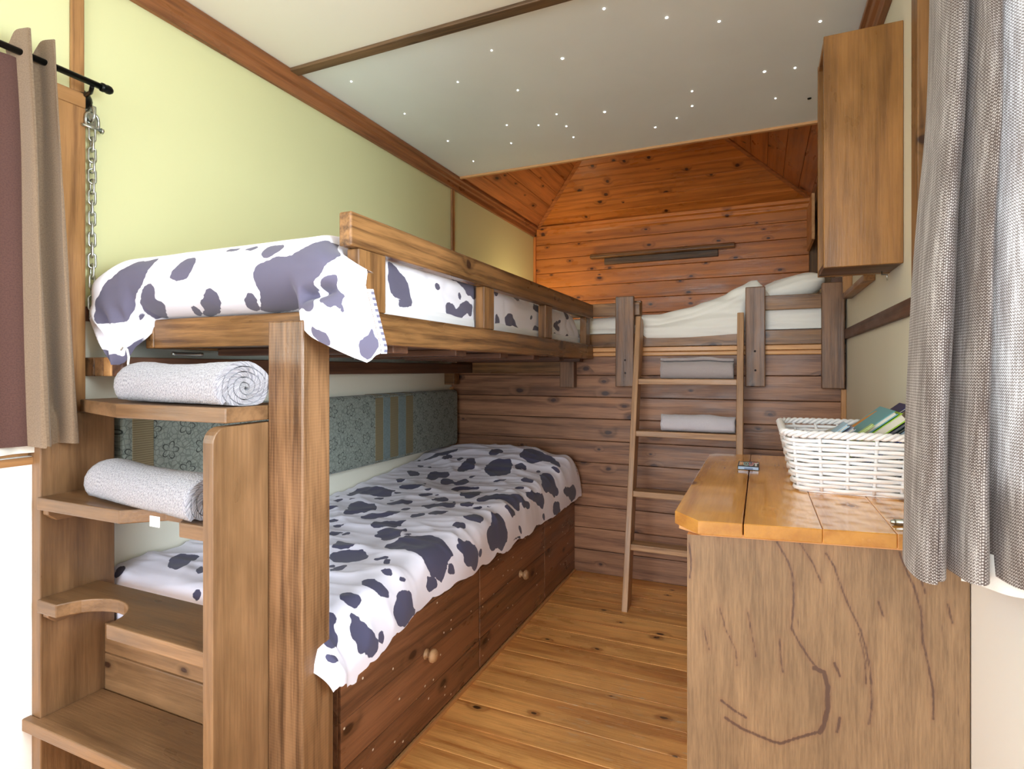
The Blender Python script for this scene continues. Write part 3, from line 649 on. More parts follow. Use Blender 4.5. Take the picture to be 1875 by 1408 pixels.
while z > 1.30:
    if lk is None or k == 1:
        P = []
        for i in range(20):
            a = 2 * PI * i / 20; P.append((0.0085 * math.cos(a), (0.0125 if math.sin(a) > 0 else -0.0125) + 0.0085 * math.sin(a)))
        pts = [(-1.765, CY + p[0], z + p[1]) for p in P]
        if k == 0:
            lk = obj('link', MB().tube(pts, 0.0031, 8, True), M['steel'], ch, at=(-1.765, CY, z))
        c = lk
    if k > 0:
        c = lk.copy(); COL.objects.link(c); c.parent = ch; c.location = Vector((-1.765, CY, z)) - origin(ch)
        c.rotation_euler = (0.0, 0.0, (PI / 2 if k % 2 else 0.0) + random.uniform(-0.45, 0.45))
    z -= 0.0305; k += 1

# ------------------------------------------------------------------ far loft bunk
fb = thing('loft_bunk', 'dark timber front of the far bunk with three uprights', 'bunk bed', (-0.3, YB, 1.0))
YF = YB - 0.037
part('platform', M['edge'], fb, XL + 0.005, XR - 0.005, YB - 0.012, YU - 0.05, 1.236, 1.2515, ax='x')
for x0, x1, z0, z1 in ((-0.726, -0.626, 1.060, 1.553), (-0.068, 0.023, 1.068, 1.566), (0.268, 0.364, 1.062, 1.567)):
    part('upright', M['greyed'], fb, x0, x1, YF - 0.036, YF - 0.0005, z0, z1, ax='zx' if False else 'auto', bev=0.005, seg=3)
for x0, x1 in ((XL + 0.02, -0.6), (-0.05, 0.345)):
    part('rail', M['rail'], fb, x0, x1, YF + 0.001, YF + 0.034, 1.451, 1.522, ax='xz')
part('rail', M['rail'], fb, XL + 0.02, 0.345, YF + 0.001, YF + 0.034, 1.2775, 1.351, ax='xz')
part('corner_post', M['dark'], fb, 0.315, 0.362, YF + 0.036, YF + 0.09, 1.2525, 1.60, ax='auto')
part('corner_post', M['rail'], fb, -0.645, -0.60, YF + 0.036, YF + 0.075, 1.2525, 1.535, ax='auto')
for hx, hz_ in ((-0.672, 1.205), (-0.671, 1.135), (-0.024, 1.245), (-0.022, 1.150)):
    obj('screw_hole', MB().lathe([(0.0055, 0.0), (0.005, 0.0012), (0.0022, 0.0014)], (hx, YF - 0.0372, hz_), 'y', 10), M['gap'], fb)
tag(obj('mattress', MB().box(XL + 0.03, 0.30, YF + 0.09, YU - 0.12, 1.2525, 1.39, ax='x', bev=0.03, seg=4), M['mattress']), 'white mattress of the far bunk behind its rails', 'mattress')

# ------------------------------------------------------------------ ladder
ld = thing('bunk_ladder', 'pine ladder leaning on the far bunk between two uprights', 'ladder', (-0.335, 2.70, 0))
TL = math.atan2(0.335, 1.43)
def ladder_mat(): return Matrix.Translation((0, 2.663, 0)) @ Matrix.Rotation(-TL, 4, 'X')
LL = 1.475
for x0, x1 in ((-0.605, -0.577), (-0.104, -0.074)):
    pts = [(0, 0.0), (0.088, 0.021), (0.088, LL - 0.03), (0.06, LL), (0, LL)]
    pts = [(p, q) for p, q in pts]
    t = MB().prism(pts, x0, x1, 'yz', 'zy', 0.003, 2, ladder_mat())
    obj('stile', t, M['ladder'], ld)
for z in (0.304, 0.552, 0.844, 1.1065):
    yf = 2.663 + 0.335 * z / 1.43
    part('rung', M['ladder'], ld, -0.578, -0.103, yf + 0.004, yf + 0.086, z - 0.029, z, ax='x', bev=0.003)

# ------------------------------------------------------------------ counter on the right
ct = thing('counter', 'counter with lacquered plank top and rustic oak end panel', 'counter', (0.1, 1.8, 0))
def yfront(x): return 1.2725 + 0.1455 * (x + 0.121)
PX0, PX1 = -0.146, XR - 0.0035
P0 = Vector((PX0, 1.2795, 0.0)); P1 = Vector((PX1, 1.2795 + 0.147 * (PX1 - PX0), 0.0)); PD = (P1 - P0); PLEN = PD.length; PD.normalize()
import numpy as np
def npgrid(name, P, G, mat, parent=None, extra=None, at=None, flip=False):
    """mesh object from arrays: P (nu, nv, 3) world positions, G (nu, nv, 3) cloth coordinates, extra {attribute: (nu, nv)}"""
    nu, nv = P.shape[:2]
    c = np.array(at if at is not None else [(P[..., 0].min() + P[..., 0].max()) / 2, (P[..., 1].min() + P[..., 1].max()) / 2, P[..., 2].min()])
    idx = np.arange(nu * nv).reshape(nu, nv)
    q = np.stack([idx[:-1, :-1], idx[1:, :-1], idx[1:, 1:], idx[:-1, 1:]], -1).reshape(-1, 4)
    if flip: q = q[:, ::-1]
    me = bpy.data.meshes.new(name); me.from_pydata((P.reshape(-1, 3) - c).tolist(), [], q.tolist())
    a = me.attributes.new('g', 'FLOAT_VECTOR', 'POINT'); a.data.foreach_set('vector', np.ascontiguousarray(G, dtype=np.float32).ravel())
    for k, v in (extra or {}).items():
        a = me.attributes.new(k, 'FLOAT', 'POINT'); a.data.foreach_set('value', np.ascontiguousarray(v, dtype=np.float32).ravel())
    me.polygons.foreach_set('use_smooth', [True] * len(me.polygons)); me.materials.append(mat)
    o = bpy.data.objects.new(name, me); COL.objects.link(o)
    o.location = Vector(c) - (origin(parent) if parent is not None else Vector((0, 0, 0)))
    if parent is not None: o.parent = parent
    WL[o.name] = Vector(c); return o
def seg_dist(X, Y, a, b):
    ax, ay = a; bx, by = b; dx, dy = bx - ax, by - ay
    t = np.clip(((X - ax) * dx + (Y - ay) * dy) / max(dx * dx + dy * dy, 1e-12), 0, 1)
    return np.hypot(X - ax - t * dx, Y - ay - t * dy)
def patches(X, Y, polys):
    """signed distance (positive inside) to a union of polygons"""
    S = np.full(X.shape, -0.05)
    for pl in polys:
        for _ in range(2): pl = [(a[0] * (1 - f) + b[0] * f, a[1] * (1 - f) + b[1] * f) for a, b in zip(pl, pl[1:] + pl[:1]) for f in (0.25, 0.75)]
        D = np.full(X.shape, 1e3); I = np.zeros(X.shape, bool); n = len(pl)
        for i in range(n):
            a, b = pl[i], pl[(i + 1) % n]
            D = np.minimum(D, seg_dist(X, Y, a, b))
            cond = ((a[1] > Y) != (b[1] > Y))
            with np.errstate(divide='ignore', invalid='ignore'):
                xi = (b[0] - a[0]) * (Y - a[1]) / (b[1] - a[1] if b[1] != a[1] else 1e-12) + a[0]
            I ^= cond & (X < xi)
        S = np.maximum(S, np.where(I, D, -D))
    return S
def nz(x, y, s=1.0, z=0.0): return noise.noise(Vector((x * s, y * s, z)))

# oak end panel of the counter, crack lines stored as a distance
VEINS = [([(0.18, 0.79), (0.193, 0.767), (0.204, 0.745), (0.211, 0.718), (0.212, 0.679), (0.21, 0.64), (0.208, 0.612), (0.224, 0.581), (0.244, 0.55), (0.261, 0.531)], 0.0014), ([(0.251, 0.535), (0.269, 0.529), (0.276, 0.5), (0.276, 0.456), (0.269, 0.422), (0.261, 0.404)], 0.004), ([(0.264, 0.407), (0.239, 0.395), (0.213, 0.382), (0.188, 0.368), (0.173, 0.369), (0.147, 0.376), (0.11, 0.387), (0.078, 0.404)], 0.0023), ([(0.07, 0.44), (0.094, 0.424), (0.12, 0.411)], 0.0017), ([(0.273, 0.774), (0.288, 0.748), (0.303, 0.7), (0.317, 0.664), (0.334, 0.628), (0.346, 0.586), (0.353, 0.544), (0.356, 0.48), (0.351, 0.436)], 0.0012), ([(0.403, 0.788), (0.416, 0.754), (0.43, 0.719), (0.442, 0.672), (0.444, 0.62), (0.453, 0.574), (0.462, 0.517), (0.462, 0.465)], 0.0014), ([(0.224, 0.792), (0.249, 0.75), (0.264, 0.712)], 0.0009), ([(0.067, 0.641), (0.078, 0.596), (0.099, 0.553), (0.102, 0.519)], 0.0007), ([(0.185, 0.587), (0.188, 0.543), (0.191, 0.518)], 0.001), ([(0.288, 0.551), (0.298, 0.525)], 0.002), ([(0.298, 0.44), (0.293, 0.41)], 0.002), ([(0.368, 0.685), (0.376, 0.657)], 0.0014), ([(0.426, 0.782), (0.439, 0.746), (0.449, 0.71)], 0.001), ([(0.487, 0.693), (0.494, 0.657)], 0.0012), ([(0.123, 0.636), (0.133, 0.58), (0.139, 0.544)], 0.0007), ([(0.034, 0.591), (0.045, 0.546)], 0.0007), ([(0.332, 0.616), (0.344, 0.564), (0.345, 0.516)], 0.0009), ([(0.004, 0.774), (0.009, 0.728), (0.005, 0.698)], 0.0014)]
nu, nv = int(PLEN / 0.0026), int(0.79 / 0.0026)
U, V_ = np.meshgrid(np.linspace(0, PLEN, nu), np.linspace(0.0, 0.792, nv), indexing='ij')
VN = np.full(U.shape, -0.03)
for pts, hw in VEINS:
    for a, b in zip(pts, pts[1:]): VN = np.maximum(VN, hw + 0.0007 - seg_dist(U, V_, a, b))
PP = np.stack([PX0 + U * PD.x, P0.y + U * PD.y, V_], -1)
ft = npgrid('front_panel', PP, np.stack([V_, U, U * 0], -1), M['oak'], ct, {'vein': VN})
m = MB().prism([(PX0, P0.y + 0.001), (PX1, P1.y + 0.001), (PX1, P1.y + 0.019), (PX0, P0.y + 0.019)], 0.0, 0.792, 'xy', 'z', 0)
obj('panel_board', m, M['edge'], ct)
obj('side_panel', MB().box(PX0, PX0 + 0.018, P0.y + 0.021, 2.27, 0.0, 0.792, ax='zy'), M['edge'], ct)
ybk = lambda x: 2.300 + 0.10 * (x + 0.18)
obj('support_batten', MB().prism([(-0.168, yfront(-0.168) + 0.052), (-0.117, yfront(-0.117) + 0.007), (PX1, yfront(PX1) + 0.007), (PX1, 2.27), (-0.168, 2.27)], 0.7925, 0.8005, 'xy', 'x', 0.001), M['edge'], ct)
TZ0, TZ1 = 0.801, 0.830
xs_ = [-0.178, -0.0325, 0.115, 0.245, XR - 0.001]
for i, (a, b) in enumerate(zip(xs_, xs_[1:])):
    a2, b2 = a + (0.0014 if i == 1 else 0.0004 if i else 0), b - (0.0014 if i == 0 else 0.0004)
    if i == 0: pts = [(a2, 1.3246), (-0.121, 1.2548), (b2, yfront(b2) - 0.0177), (b2, ybk(b2)), (a2 + 0.02, ybk(a2)), (a2, ybk(a2) - 0.03)]
    else: pts = [(a2, yfront(a2) - 0.0177), (b2, yfront(b2) - 0.0177), (b2, ybk(b2)), (a2, ybk(a2))]
    obj('top_plank', MB().prism(pts, TZ0, TZ1, 'xy', 'y', 0.0018, 2), M['top'], ct)

# ------------------------------------------------------------------ bolster cushion on the left wall
cu = thing('bolster_cushion', 'long grey green floral bolster with olive bands on the left wall', 'cushion', (-1.75, 2.06, 0.69))
def rrect(y0, y1, z0, z1, r, n=5):
    P = []
    for cy, cz, a0 in ((y1 - r, z1 - r, 0), (y0 + r, z1 - r, PI / 2), (y0 + r, z0 + r, PI), (y1 - r, z0 + r, 1.5 * PI)):
        P += [(cy + r * math.cos(a0 + PI / 2 * i / n), cz + r * math.sin(a0 + PI / 2 * i / n)) for i in range(n + 1)]
    return P
obj('cushion_body', MB().prism(rrect(1.055, 3.078, 0.69, 1.030, 0.03), XL + 0.002, -1.722, 'yz', 'yz', 0.018, 4), M['cushion'], cu)
for a, b, mt_ in ((1.085, 1.15, 'band'), (2.250, 2.312, 'band'), (2.313, 2.370, 'band2'), (2.371, 2.440, 'band'), (2.441, 2.508, 'band2'), (2.509, 2.576, 'band')):
    obj('sewn_band', MB().prism([(0.0, 0), (0, 0)] and [(XL + 0.004, 0.6885), (-1.742, 0.6885), (-1.7268, 0.695), (-1.7205, 0.71), (-1.7205, 1.01), (-1.7268, 1.025), (-1.742, 1.0315), (XL + 0.004, 1.0315)], a, b, 'xz', 'yz', 0.0012, 1), M[mt_], cu)['label'] = 'olive ribbed band' if mt_ == 'band' else 'smooth blue grey band'

# ------------------------------------------------------------------ duvets
LOW_POLYS = [[(-1.7, 2.011), (-1.736, 2.102), (-1.713, 2.17), (-1.642, 2.134), (-1.594, 2.141), (-1.542, 2.126), (-1.524, 2.142), (-1.523, 2.1), (-1.501, 2.076), (-1.517, 2.052), (-1.556, 2.044), (-1.602, 2.05), (-1.643, 2.036), (-1.662, 2.013)], [(-1.603, 1.914), (-1.597, 1.962), (-1.563, 1.953), (-1.516, 1.939), (-1.475, 1.931), (-1.451, 1.896), (-1.413, 1.81), (-1.46, 1.8), (-1.477, 1.776), (-1.511, 1.765), (-1.53, 1.815), (-1.58, 1.889)], [(-1.652, 2.317), (-1.651, 2.358), (-1.589, 2.309), (-1.611, 2.287)], [(-1.701, 2.486), (-1.677, 2.503), (-1.589, 2.446), (-1.586, 2.389), (-1.666, 2.446)], [(-1.724, 2.618), (-1.669, 2.6), (-1.683, 2.585)], [(-1.637, 2.594), (-1.6, 2.573), (-1.602, 2.546)], [(-1.765, 2.683), (-1.762, 2.7), (-1.744, 2.679)], [(-1.74, 2.699), (-1.701, 2.724), (-1.659, 2.796), (-1.573, 2.819), (-1.574, 2.773), (-1.628, 2.746), (-1.651, 2.714), (-1.698, 2.683)], [(-1.611, 2.689), (-1.605, 2.748), (-1.573, 2.74), (-1.554, 2.666), (-1.58, 2.665)], [(-1.517, 2.375), (-1.516, 2.408), (-1.557, 2.471), (-1.547, 2.513), (-1.492, 2.497), (-1.459, 2.504), (-1.436, 2.465), (-1.436, 2.43), (-1.462, 2.421), (-1.467, 2.366)], [(-1.427, 2.367), (-1.435, 2.416), (-1.405, 2.431), (-1.35, 2.381), (-1.338, 2.393), (-1.326, 2.375), (-1.364, 2.373), (-1.388, 2.341)], [(-1.537, 2.183), (-1.525, 2.238), (-1.474, 2.216), (-1.438, 2.245), (-1.425, 2.24), (-1.451, 2.205), (-1.476, 2.181), (-1.502, 2.18), (-1.524, 2.173)], [(-1.46, 2.254), (-1.476, 2.327), (-1.476, 2.309)], [(-1.412, 2.196), (-1.389, 2.197), (-1.366, 2.19), (-1.396, 2.188)], [(-1.323, 2.3), (-1.292, 2.311), (-1.277, 2.285), (-1.262, 2.213)], [(-1.508, 2.107), (-1.502, 2.13), (-1.47, 2.117), (-1.497, 2.102)], [(-1.395, 2.122), (-1.381, 2.157), (-1.331, 2.158), (-1.355, 2.13), (-1.357, 2.092)], [(-1.326, 2.149), (-1.302, 2.155), (-1.317, 2.147)], [(-1.299, 2.077), (-1.285, 2.125), (-1.267, 2.147), (-1.229, 2.117), (-1.247, 2.092), (-1.268, 2.083)], [(-1.555, 2.018), (-1.531, 2.034), (-1.5, 2.025), (-1.519, 1.999)], [(-1.468, 2.02), (-1.443, 2.02), (-1.452, 2.012)], [(-1.452, 1.978), (-1.435, 2.001), (-1.405, 2.035), (-1.374, 2.057), (-1.362, 1.992), (-1.38, 1.994), (-1.403, 1.97), (-1.43, 1.961)], [(-1.309, 2.009), (-1.27, 2.019), (-1.206, 2.018), (-1.196, 2.108), (-1.151, 2.017), (-1.159, 1.993), (-1.196, 1.987), (-1.208, 1.959), (-1.224, 1.932)], [(-1.332, 1.906), (-1.318, 1.923), (-1.292, 1.92), (-1.302, 1.891)], [(-1.179, 1.863), (-1.183, 1.921), (-1.164, 1.923), (-1.126, 1.945), (-1.139, 1.919), (-1.134, 1.864), (-1.164, 1.866)], [(-1.244, 1.848), (-1.222, 1.858), (-1.208, 1.879), (-1.188, 1.857), (-1.203, 1.835), (-1.221, 1.816)], [(-1.417, 1.755), (-1.411, 1.786), (-1.372, 1.802), (-1.349, 1.8), (-1.34, 1.839), (-1.35, 1.891), (-1.308, 1.867), (-1.294, 1.832), (-1.326, 1.802), (-1.341, 1.767), (-1.382, 1.743)], [(-1.706, 1.939), (-1.701, 1.96), (-1.677, 1.969), (-1.683, 1.946), (-1.668, 1.906)], [(-1.652, 1.979), (-1.628, 1.985), (-1.642, 1.972)], [(-1.732, 1.979), (-1.723, 2.001), (-1.722, 1.98)], [(-1.635, 1.823), (-1.611, 1.826), (-1.59, 1.835), (-1.602, 1.81), (-1.621, 1.807)], [(-1.508, 1.679), (-1.493, 1.688), (-1.468, 1.694), (-1.468, 1.68), (-1.492, 1.663)], [(-1.459, 1.645), (-1.451, 1.664), (-1.421, 1.656), (-1.428, 1.639)], [(-1.429, 1.67), (-1.413, 1.672), (-1.421, 1.67)], [(-1.31, 1.681), (-1.325, 1.726), (-1.302, 1.729), (-1.294, 1.753), (-1.277, 1.751), (-1.22, 1.786), (-1.23, 1.76), (-1.211, 1.734), (-1.215, 1.704), (-1.245, 1.681), (-1.286, 1.671)], [(-1.237, 1.607), (-1.237, 1.64), (-1.252, 1.655), (-1.207, 1.669), (-1.173, 1.735), (-1.156, 1.641), (-1.127, 1.614), (-1.148, 1.598), (-1.19, 1.59), (-1.204, 1.615)], [(-1.131, 1.644), (-1.135, 1.671), (-1.125, 1.671), (-1.124, 1.647)], [(-1.397, 1.558), (-1.388, 1.583), (-1.364, 1.599), (-1.365, 1.557), (-1.366, 1.524)], [(-1.35, 1.575), (-1.355, 1.605), (-1.342, 1.605), (-1.341, 1.575)], [(-1.278, 1.446), (-1.306, 1.499), (-1.3, 1.51), (-1.246, 1.492), (-1.247, 1.548), (-1.21, 1.474), (-1.238, 1.459)], [(-1.61, 2.817), (-1.595, 2.818), (-1.587, 2.828), (-1.579, 2.762)], [(-1.359, 2.768), (-1.374, 2.82), (-1.357, 2.866), (-1.317, 2.869), (-1.303, 2.793), (-1.319, 2.769)], [(-1.51, 2.684), (-1.515, 2.723), (-1.491, 2.72), (-1.479, 2.679), (-1.5, 2.675)], [(-1.444, 2.57), (-1.441, 2.63), (-1.458, 2.72), (-1.404, 2.699), (-1.367, 2.611), (-1.357, 2.578), (-1.387, 2.583), (-1.39, 2.522), (-1.42, 2.535)], [(-1.294, 2.569), (-1.316, 2.699), (-1.284, 2.72), (-1.239, 2.715), (-1.205, 2.731), (-1.167, 2.635), (-1.143, 2.56), (-1.165, 2.513), (-1.205, 2.489), (-1.246, 2.535)], [(-1.182, 2.771), (-1.199, 2.853), (-1.189, 2.916), (-1.135, 2.933), (-1.071, 2.9), (-1.021, 2.892), (-0.965, 2.818), (-0.972, 2.777), (-1.031, 2.827), (-1.069, 2.795), (-1.102, 2.732), (-1.14, 2.76)], [(-1.167, 2.697), (-1.136, 2.717), (-1.111, 2.698), (-1.101, 2.665), (-1.111, 2.664), (-1.125, 2.681), (-1.116, 2.611), (-1.147, 2.647)], [(-0.997, 2.754), (-0.981, 2.77), (-0.944, 2.772), (-0.957, 2.748)], [(-1.048, 2.689), (-1.045, 2.713), (-1.031, 2.699), (-1.037, 2.675)], [(-1.332, 2.481), (-1.301, 2.511), (-1.308, 2.472)], [(-1.363, 2.382), (-1.342, 2.398), (-1.349, 2.447), (-1.324, 2.455), (-1.292, 2.407), (-1.295, 2.381), (-1.333, 2.368), (-1.35, 2.367)], [(-1.252, 2.438), (-1.228, 2.453), (-1.24, 2.436)], [(-1.19, 2.456), (-1.148, 2.456), (-1.126, 2.495), (-1.127, 2.465), (-1.158, 2.447)], [(-1.054, 2.487), (-1.047, 2.512), (-1.024, 2.574), (-0.985, 2.482), (-1.012, 2.478)], [(-0.999, 2.609), (-1.015, 2.689), (-0.985, 2.693), (-0.958, 2.69), (-0.928, 2.674), (-0.886, 2.713), (-0.879, 2.675), (-0.893, 2.626), (-0.92, 2.528), (-0.952, 2.512), (-0.966, 2.567)], [(-0.879, 2.764), (-0.88, 2.82), (-0.856, 2.964), (-0.816, 2.996), (-0.796, 2.914), (-0.831, 2.877), (-0.861, 2.778)], [(-1.317, 2.303), (-1.284, 2.327), (-1.238, 2.326), (-1.207, 2.344), (-1.198, 2.333), (-1.239, 2.316), (-1.284, 2.286), (-1.269, 2.22)], [(-1.212, 2.171), (-1.229, 2.244), (-1.219, 2.304), (-1.157, 2.301), (-1.148, 2.229), (-1.127, 2.195), (-1.152, 2.153), (-1.173, 2.156), (-1.18, 2.173)], [(-1.029, 2.358), (-1.016, 2.376), (-0.99, 2.382), (-1, 2.36)], [(-1.117, 2.327), (-1.1, 2.333), (-1.109, 2.326)], [(-1.118, 2.147), (-1.095, 2.204), (-1.072, 2.259), (-1.022, 2.254), (-0.982, 2.268), (-0.951, 2.293), (-0.943, 2.286), (-0.958, 2.253), (-0.912, 2.205), (-0.935, 2.173), (-0.978, 2.169), (-1.029, 2.204), (-1.046, 2.148), (-1.085, 2.131)], [(-0.975, 2.35), (-0.957, 2.373), (-0.95, 2.391), (-0.933, 2.456), (-0.886, 2.521), (-0.848, 2.495), (-0.858, 2.476), (-0.885, 2.455), (-0.905, 2.388), (-0.953, 2.324), (-0.951, 2.35)], [(-0.936, 2.263), (-0.941, 2.294), (-0.918, 2.325), (-0.902, 2.326), (-0.918, 2.254)], [(-0.959, 2.108), (-0.945, 2.146), (-0.92, 2.165), (-0.902, 2.163), (-0.904, 2.132), (-0.933, 2.114)], [(-1.134, 2.044), (-1.154, 2.112), (-1.126, 2.125), (-1.076, 2.053), (-1.1, 2.045), (-1.125, 2.037)], [(-1.077, 2.035), (-1.062, 2.05), (-1.039, 2.051), (-1.047, 2.035)], [(-1.021, 2.066), (-0.999, 2.068), (-1.012, 2.061)], [(-1.206, 2.109), (-1.196, 2.108), (-1.15, 2.025), (-1.151, 2.018)], [(-1.024, 1.867), (-1.031, 1.921), (-0.992, 1.945), (-0.959, 1.923), (-0.96, 1.883), (-0.985, 1.862)], [(-0.965, 1.993), (-0.968, 2.036), (-0.952, 2.049), (-0.92, 2.057), (-0.879, 2.068), (-0.848, 2.069), (-0.825, 2.041), (-0.806, 2.001), (-0.823, 1.962), (-0.833, 1.936), (-0.863, 1.906), (-0.901, 1.904), (-0.916, 1.916), (-0.927, 1.96)], [(-1.031, 1.808), (-1.005, 1.824), (-0.984, 1.81), (-0.977, 1.79), (-0.991, 1.766), (-1.021, 1.791)], [(-0.949, 1.71), (-0.934, 1.728), (-0.932, 1.758), (-0.903, 1.786), (-0.871, 1.802), (-0.912, 1.689), (-0.924, 1.701)], [(-0.846, 2.182), (-0.853, 2.199), (-0.824, 2.22), (-0.817, 2.207)], [(-0.825, 2.477), (-0.825, 2.497), (-0.809, 2.51), (-0.801, 2.494)], [(-0.853, 2.623), (-0.861, 2.666), (-0.831, 2.715), (-0.806, 2.715), (-0.798, 2.739), (-0.798, 2.626)], [(-0.813, 2.126), (-0.808, 2.162), (-0.798, 2.22)], [(-0.949, 1.71), (-0.932, 1.733), (-0.933, 1.76), (-0.896, 1.794), (-0.865, 1.806), (-0.824, 1.808), (-0.807, 1.785), (-0.837, 1.762), (-0.848, 1.721), (-0.87, 1.702), (-0.885, 1.712), (-0.911, 1.688), (-0.941, 1.687), (-0.92, 1.701)], [(-0.864, 1.817), (-0.87, 1.833), (-0.853, 1.841), (-0.839, 1.831), (-0.847, 1.818)], [(-0.893, 1.613), (-0.893, 1.62), (-0.885, 1.637), (-0.848, 1.64), (-0.855, 1.623), (-0.854, 1.605)], [(-1.071, 1.685), (-1.046, 1.688), (-0.976, 1.654), (-0.941, 1.648), (-0.918, 1.648), (-0.909, 1.624), (-0.911, 1.606), (-0.878, 1.588), (-0.839, 1.567), (-0.841, 1.552), (-0.887, 1.508), (-0.917, 1.492), (-0.993, 1.496), (-1.047, 1.509), (-1.105, 1.506), (-1.141, 1.542), (-1.123, 1.572), (-1.116, 1.653)], [(-0.886, 1.485), (-0.868, 1.515), (-0.84, 1.535), (-0.83, 1.54), (-0.816, 1.51), (-0.856, 1.478), (-0.87, 1.493)], [(-1.255, 1.411), (-1.222, 1.459), (-1.165, 1.461), (-1.133, 1.445), (-1.119, 1.411), (-1.156, 1.39), (-1.198, 1.346)], [(-1.285, 1.443), (-1.212, 1.475), (-1.246, 1.454)], [(-1.183, 1.33), (-1.173, 1.338), (-1.166, 1.308)], [(-1.154, 1.296), (-1.15, 1.356), (-1.132, 1.338), (-1.134, 1.274)], [(-1.094, 1.42), (-1.069, 1.453), (-1.062, 1.443), (-1.08, 1.418)], [(-1.047, 1.404), (-1.061, 1.436), (-1.048, 1.439), (-1.03, 1.406)], [(-0.999, 1.331), (-0.996, 1.342), (-0.974, 1.347), (-0.953, 1.337), (-0.981, 1.325)], [(-0.933, 1.354), (-0.935, 1.365), (-0.926, 1.379), (-0.916, 1.366)], [(-0.999, 1.25), (-1.012, 1.274), (-0.997, 1.284), (-0.973, 1.282), (-0.927, 1.292), (-0.904, 1.282), (-0.913, 1.261), (-0.92, 1.249), (-0.943, 1.244), (-0.976, 1.241)], [(-0.992, 1.151), (-1.012, 1.183), (-0.989, 1.192), (-0.952, 1.193), (-0.944, 1.179), (-0.943, 1.161), (-0.953, 1.151), (-0.974, 1.147)], [(-0.901, 1.321), (-0.888, 1.373), (-0.869, 1.39), (-0.83, 1.38), (-0.8, 1.398), (-0.8, 1.378), (-0.798, 1.366), (-0.799, 1.341), (-0.82, 1.286), (-0.855, 1.282), (-0.88, 1.3), (-0.88, 1.316)], [(-0.936, 1.135), (-0.935, 1.145), (-0.912, 1.152), (-0.895, 1.16), (-0.863, 1.162), (-0.852, 1.175), (-0.838, 1.177), (-0.815, 1.187), (-0.806, 1.147), (-0.846, 1.129), (-0.853, 1.115), (-0.865, 1.111), (-0.88, 1.121), (-0.894, 1.105), (-0.92, 1.121), (-0.92, 1.129)], [(-0.844, 1.197), (-0.846, 1.216), (-0.83, 1.218), (-0.824, 1.202), (-0.831, 1.194)], [(-0.981, 1.098), (-0.958, 1.097), (-0.936, 1.072), (-0.92, 1.072), (-0.896, 1.04), (-0.901, 1.016), (-0.913, 1.014), (-0.935, 1.033), (-0.959, 1.064)], [(-0.886, 0.984), (-0.878, 0.992), (-0.873, 1.022), (-0.853, 0.992), (-0.877, 0.977)], [(-0.887, 1.483), (-0.864, 1.517), (-0.837, 1.541), (-0.822, 1.509), (-0.856, 1.477), (-0.869, 1.495)], [(-1.754, 1.063), (-1.763, 1.081), (-1.747, 1.087), (-1.723, 1.065), (-1.731, 1.055), (-1.741, 1.054)], [(-1.641, 1.14), (-1.677, 1.186), (-1.673, 1.204), (-1.643, 1.211), (-1.62, 1.225), (-1.602, 1.202), (-1.572, 1.147), (-1.564, 1.115), (-1.589, 1.122), (-1.611, 1.122)], [(-1.509, 1.137), (-1.532, 1.169), (-1.474, 1.127), (-1.485, 1.123)], [(-1.404, 1.047), (-1.405, 1.055), (-1.397, 1.056), (-1.383, 1.054), (-1.379, 1.043)], [(-1.54, 1.049), (-1.516, 1.047), (-1.524, 1.047)]]
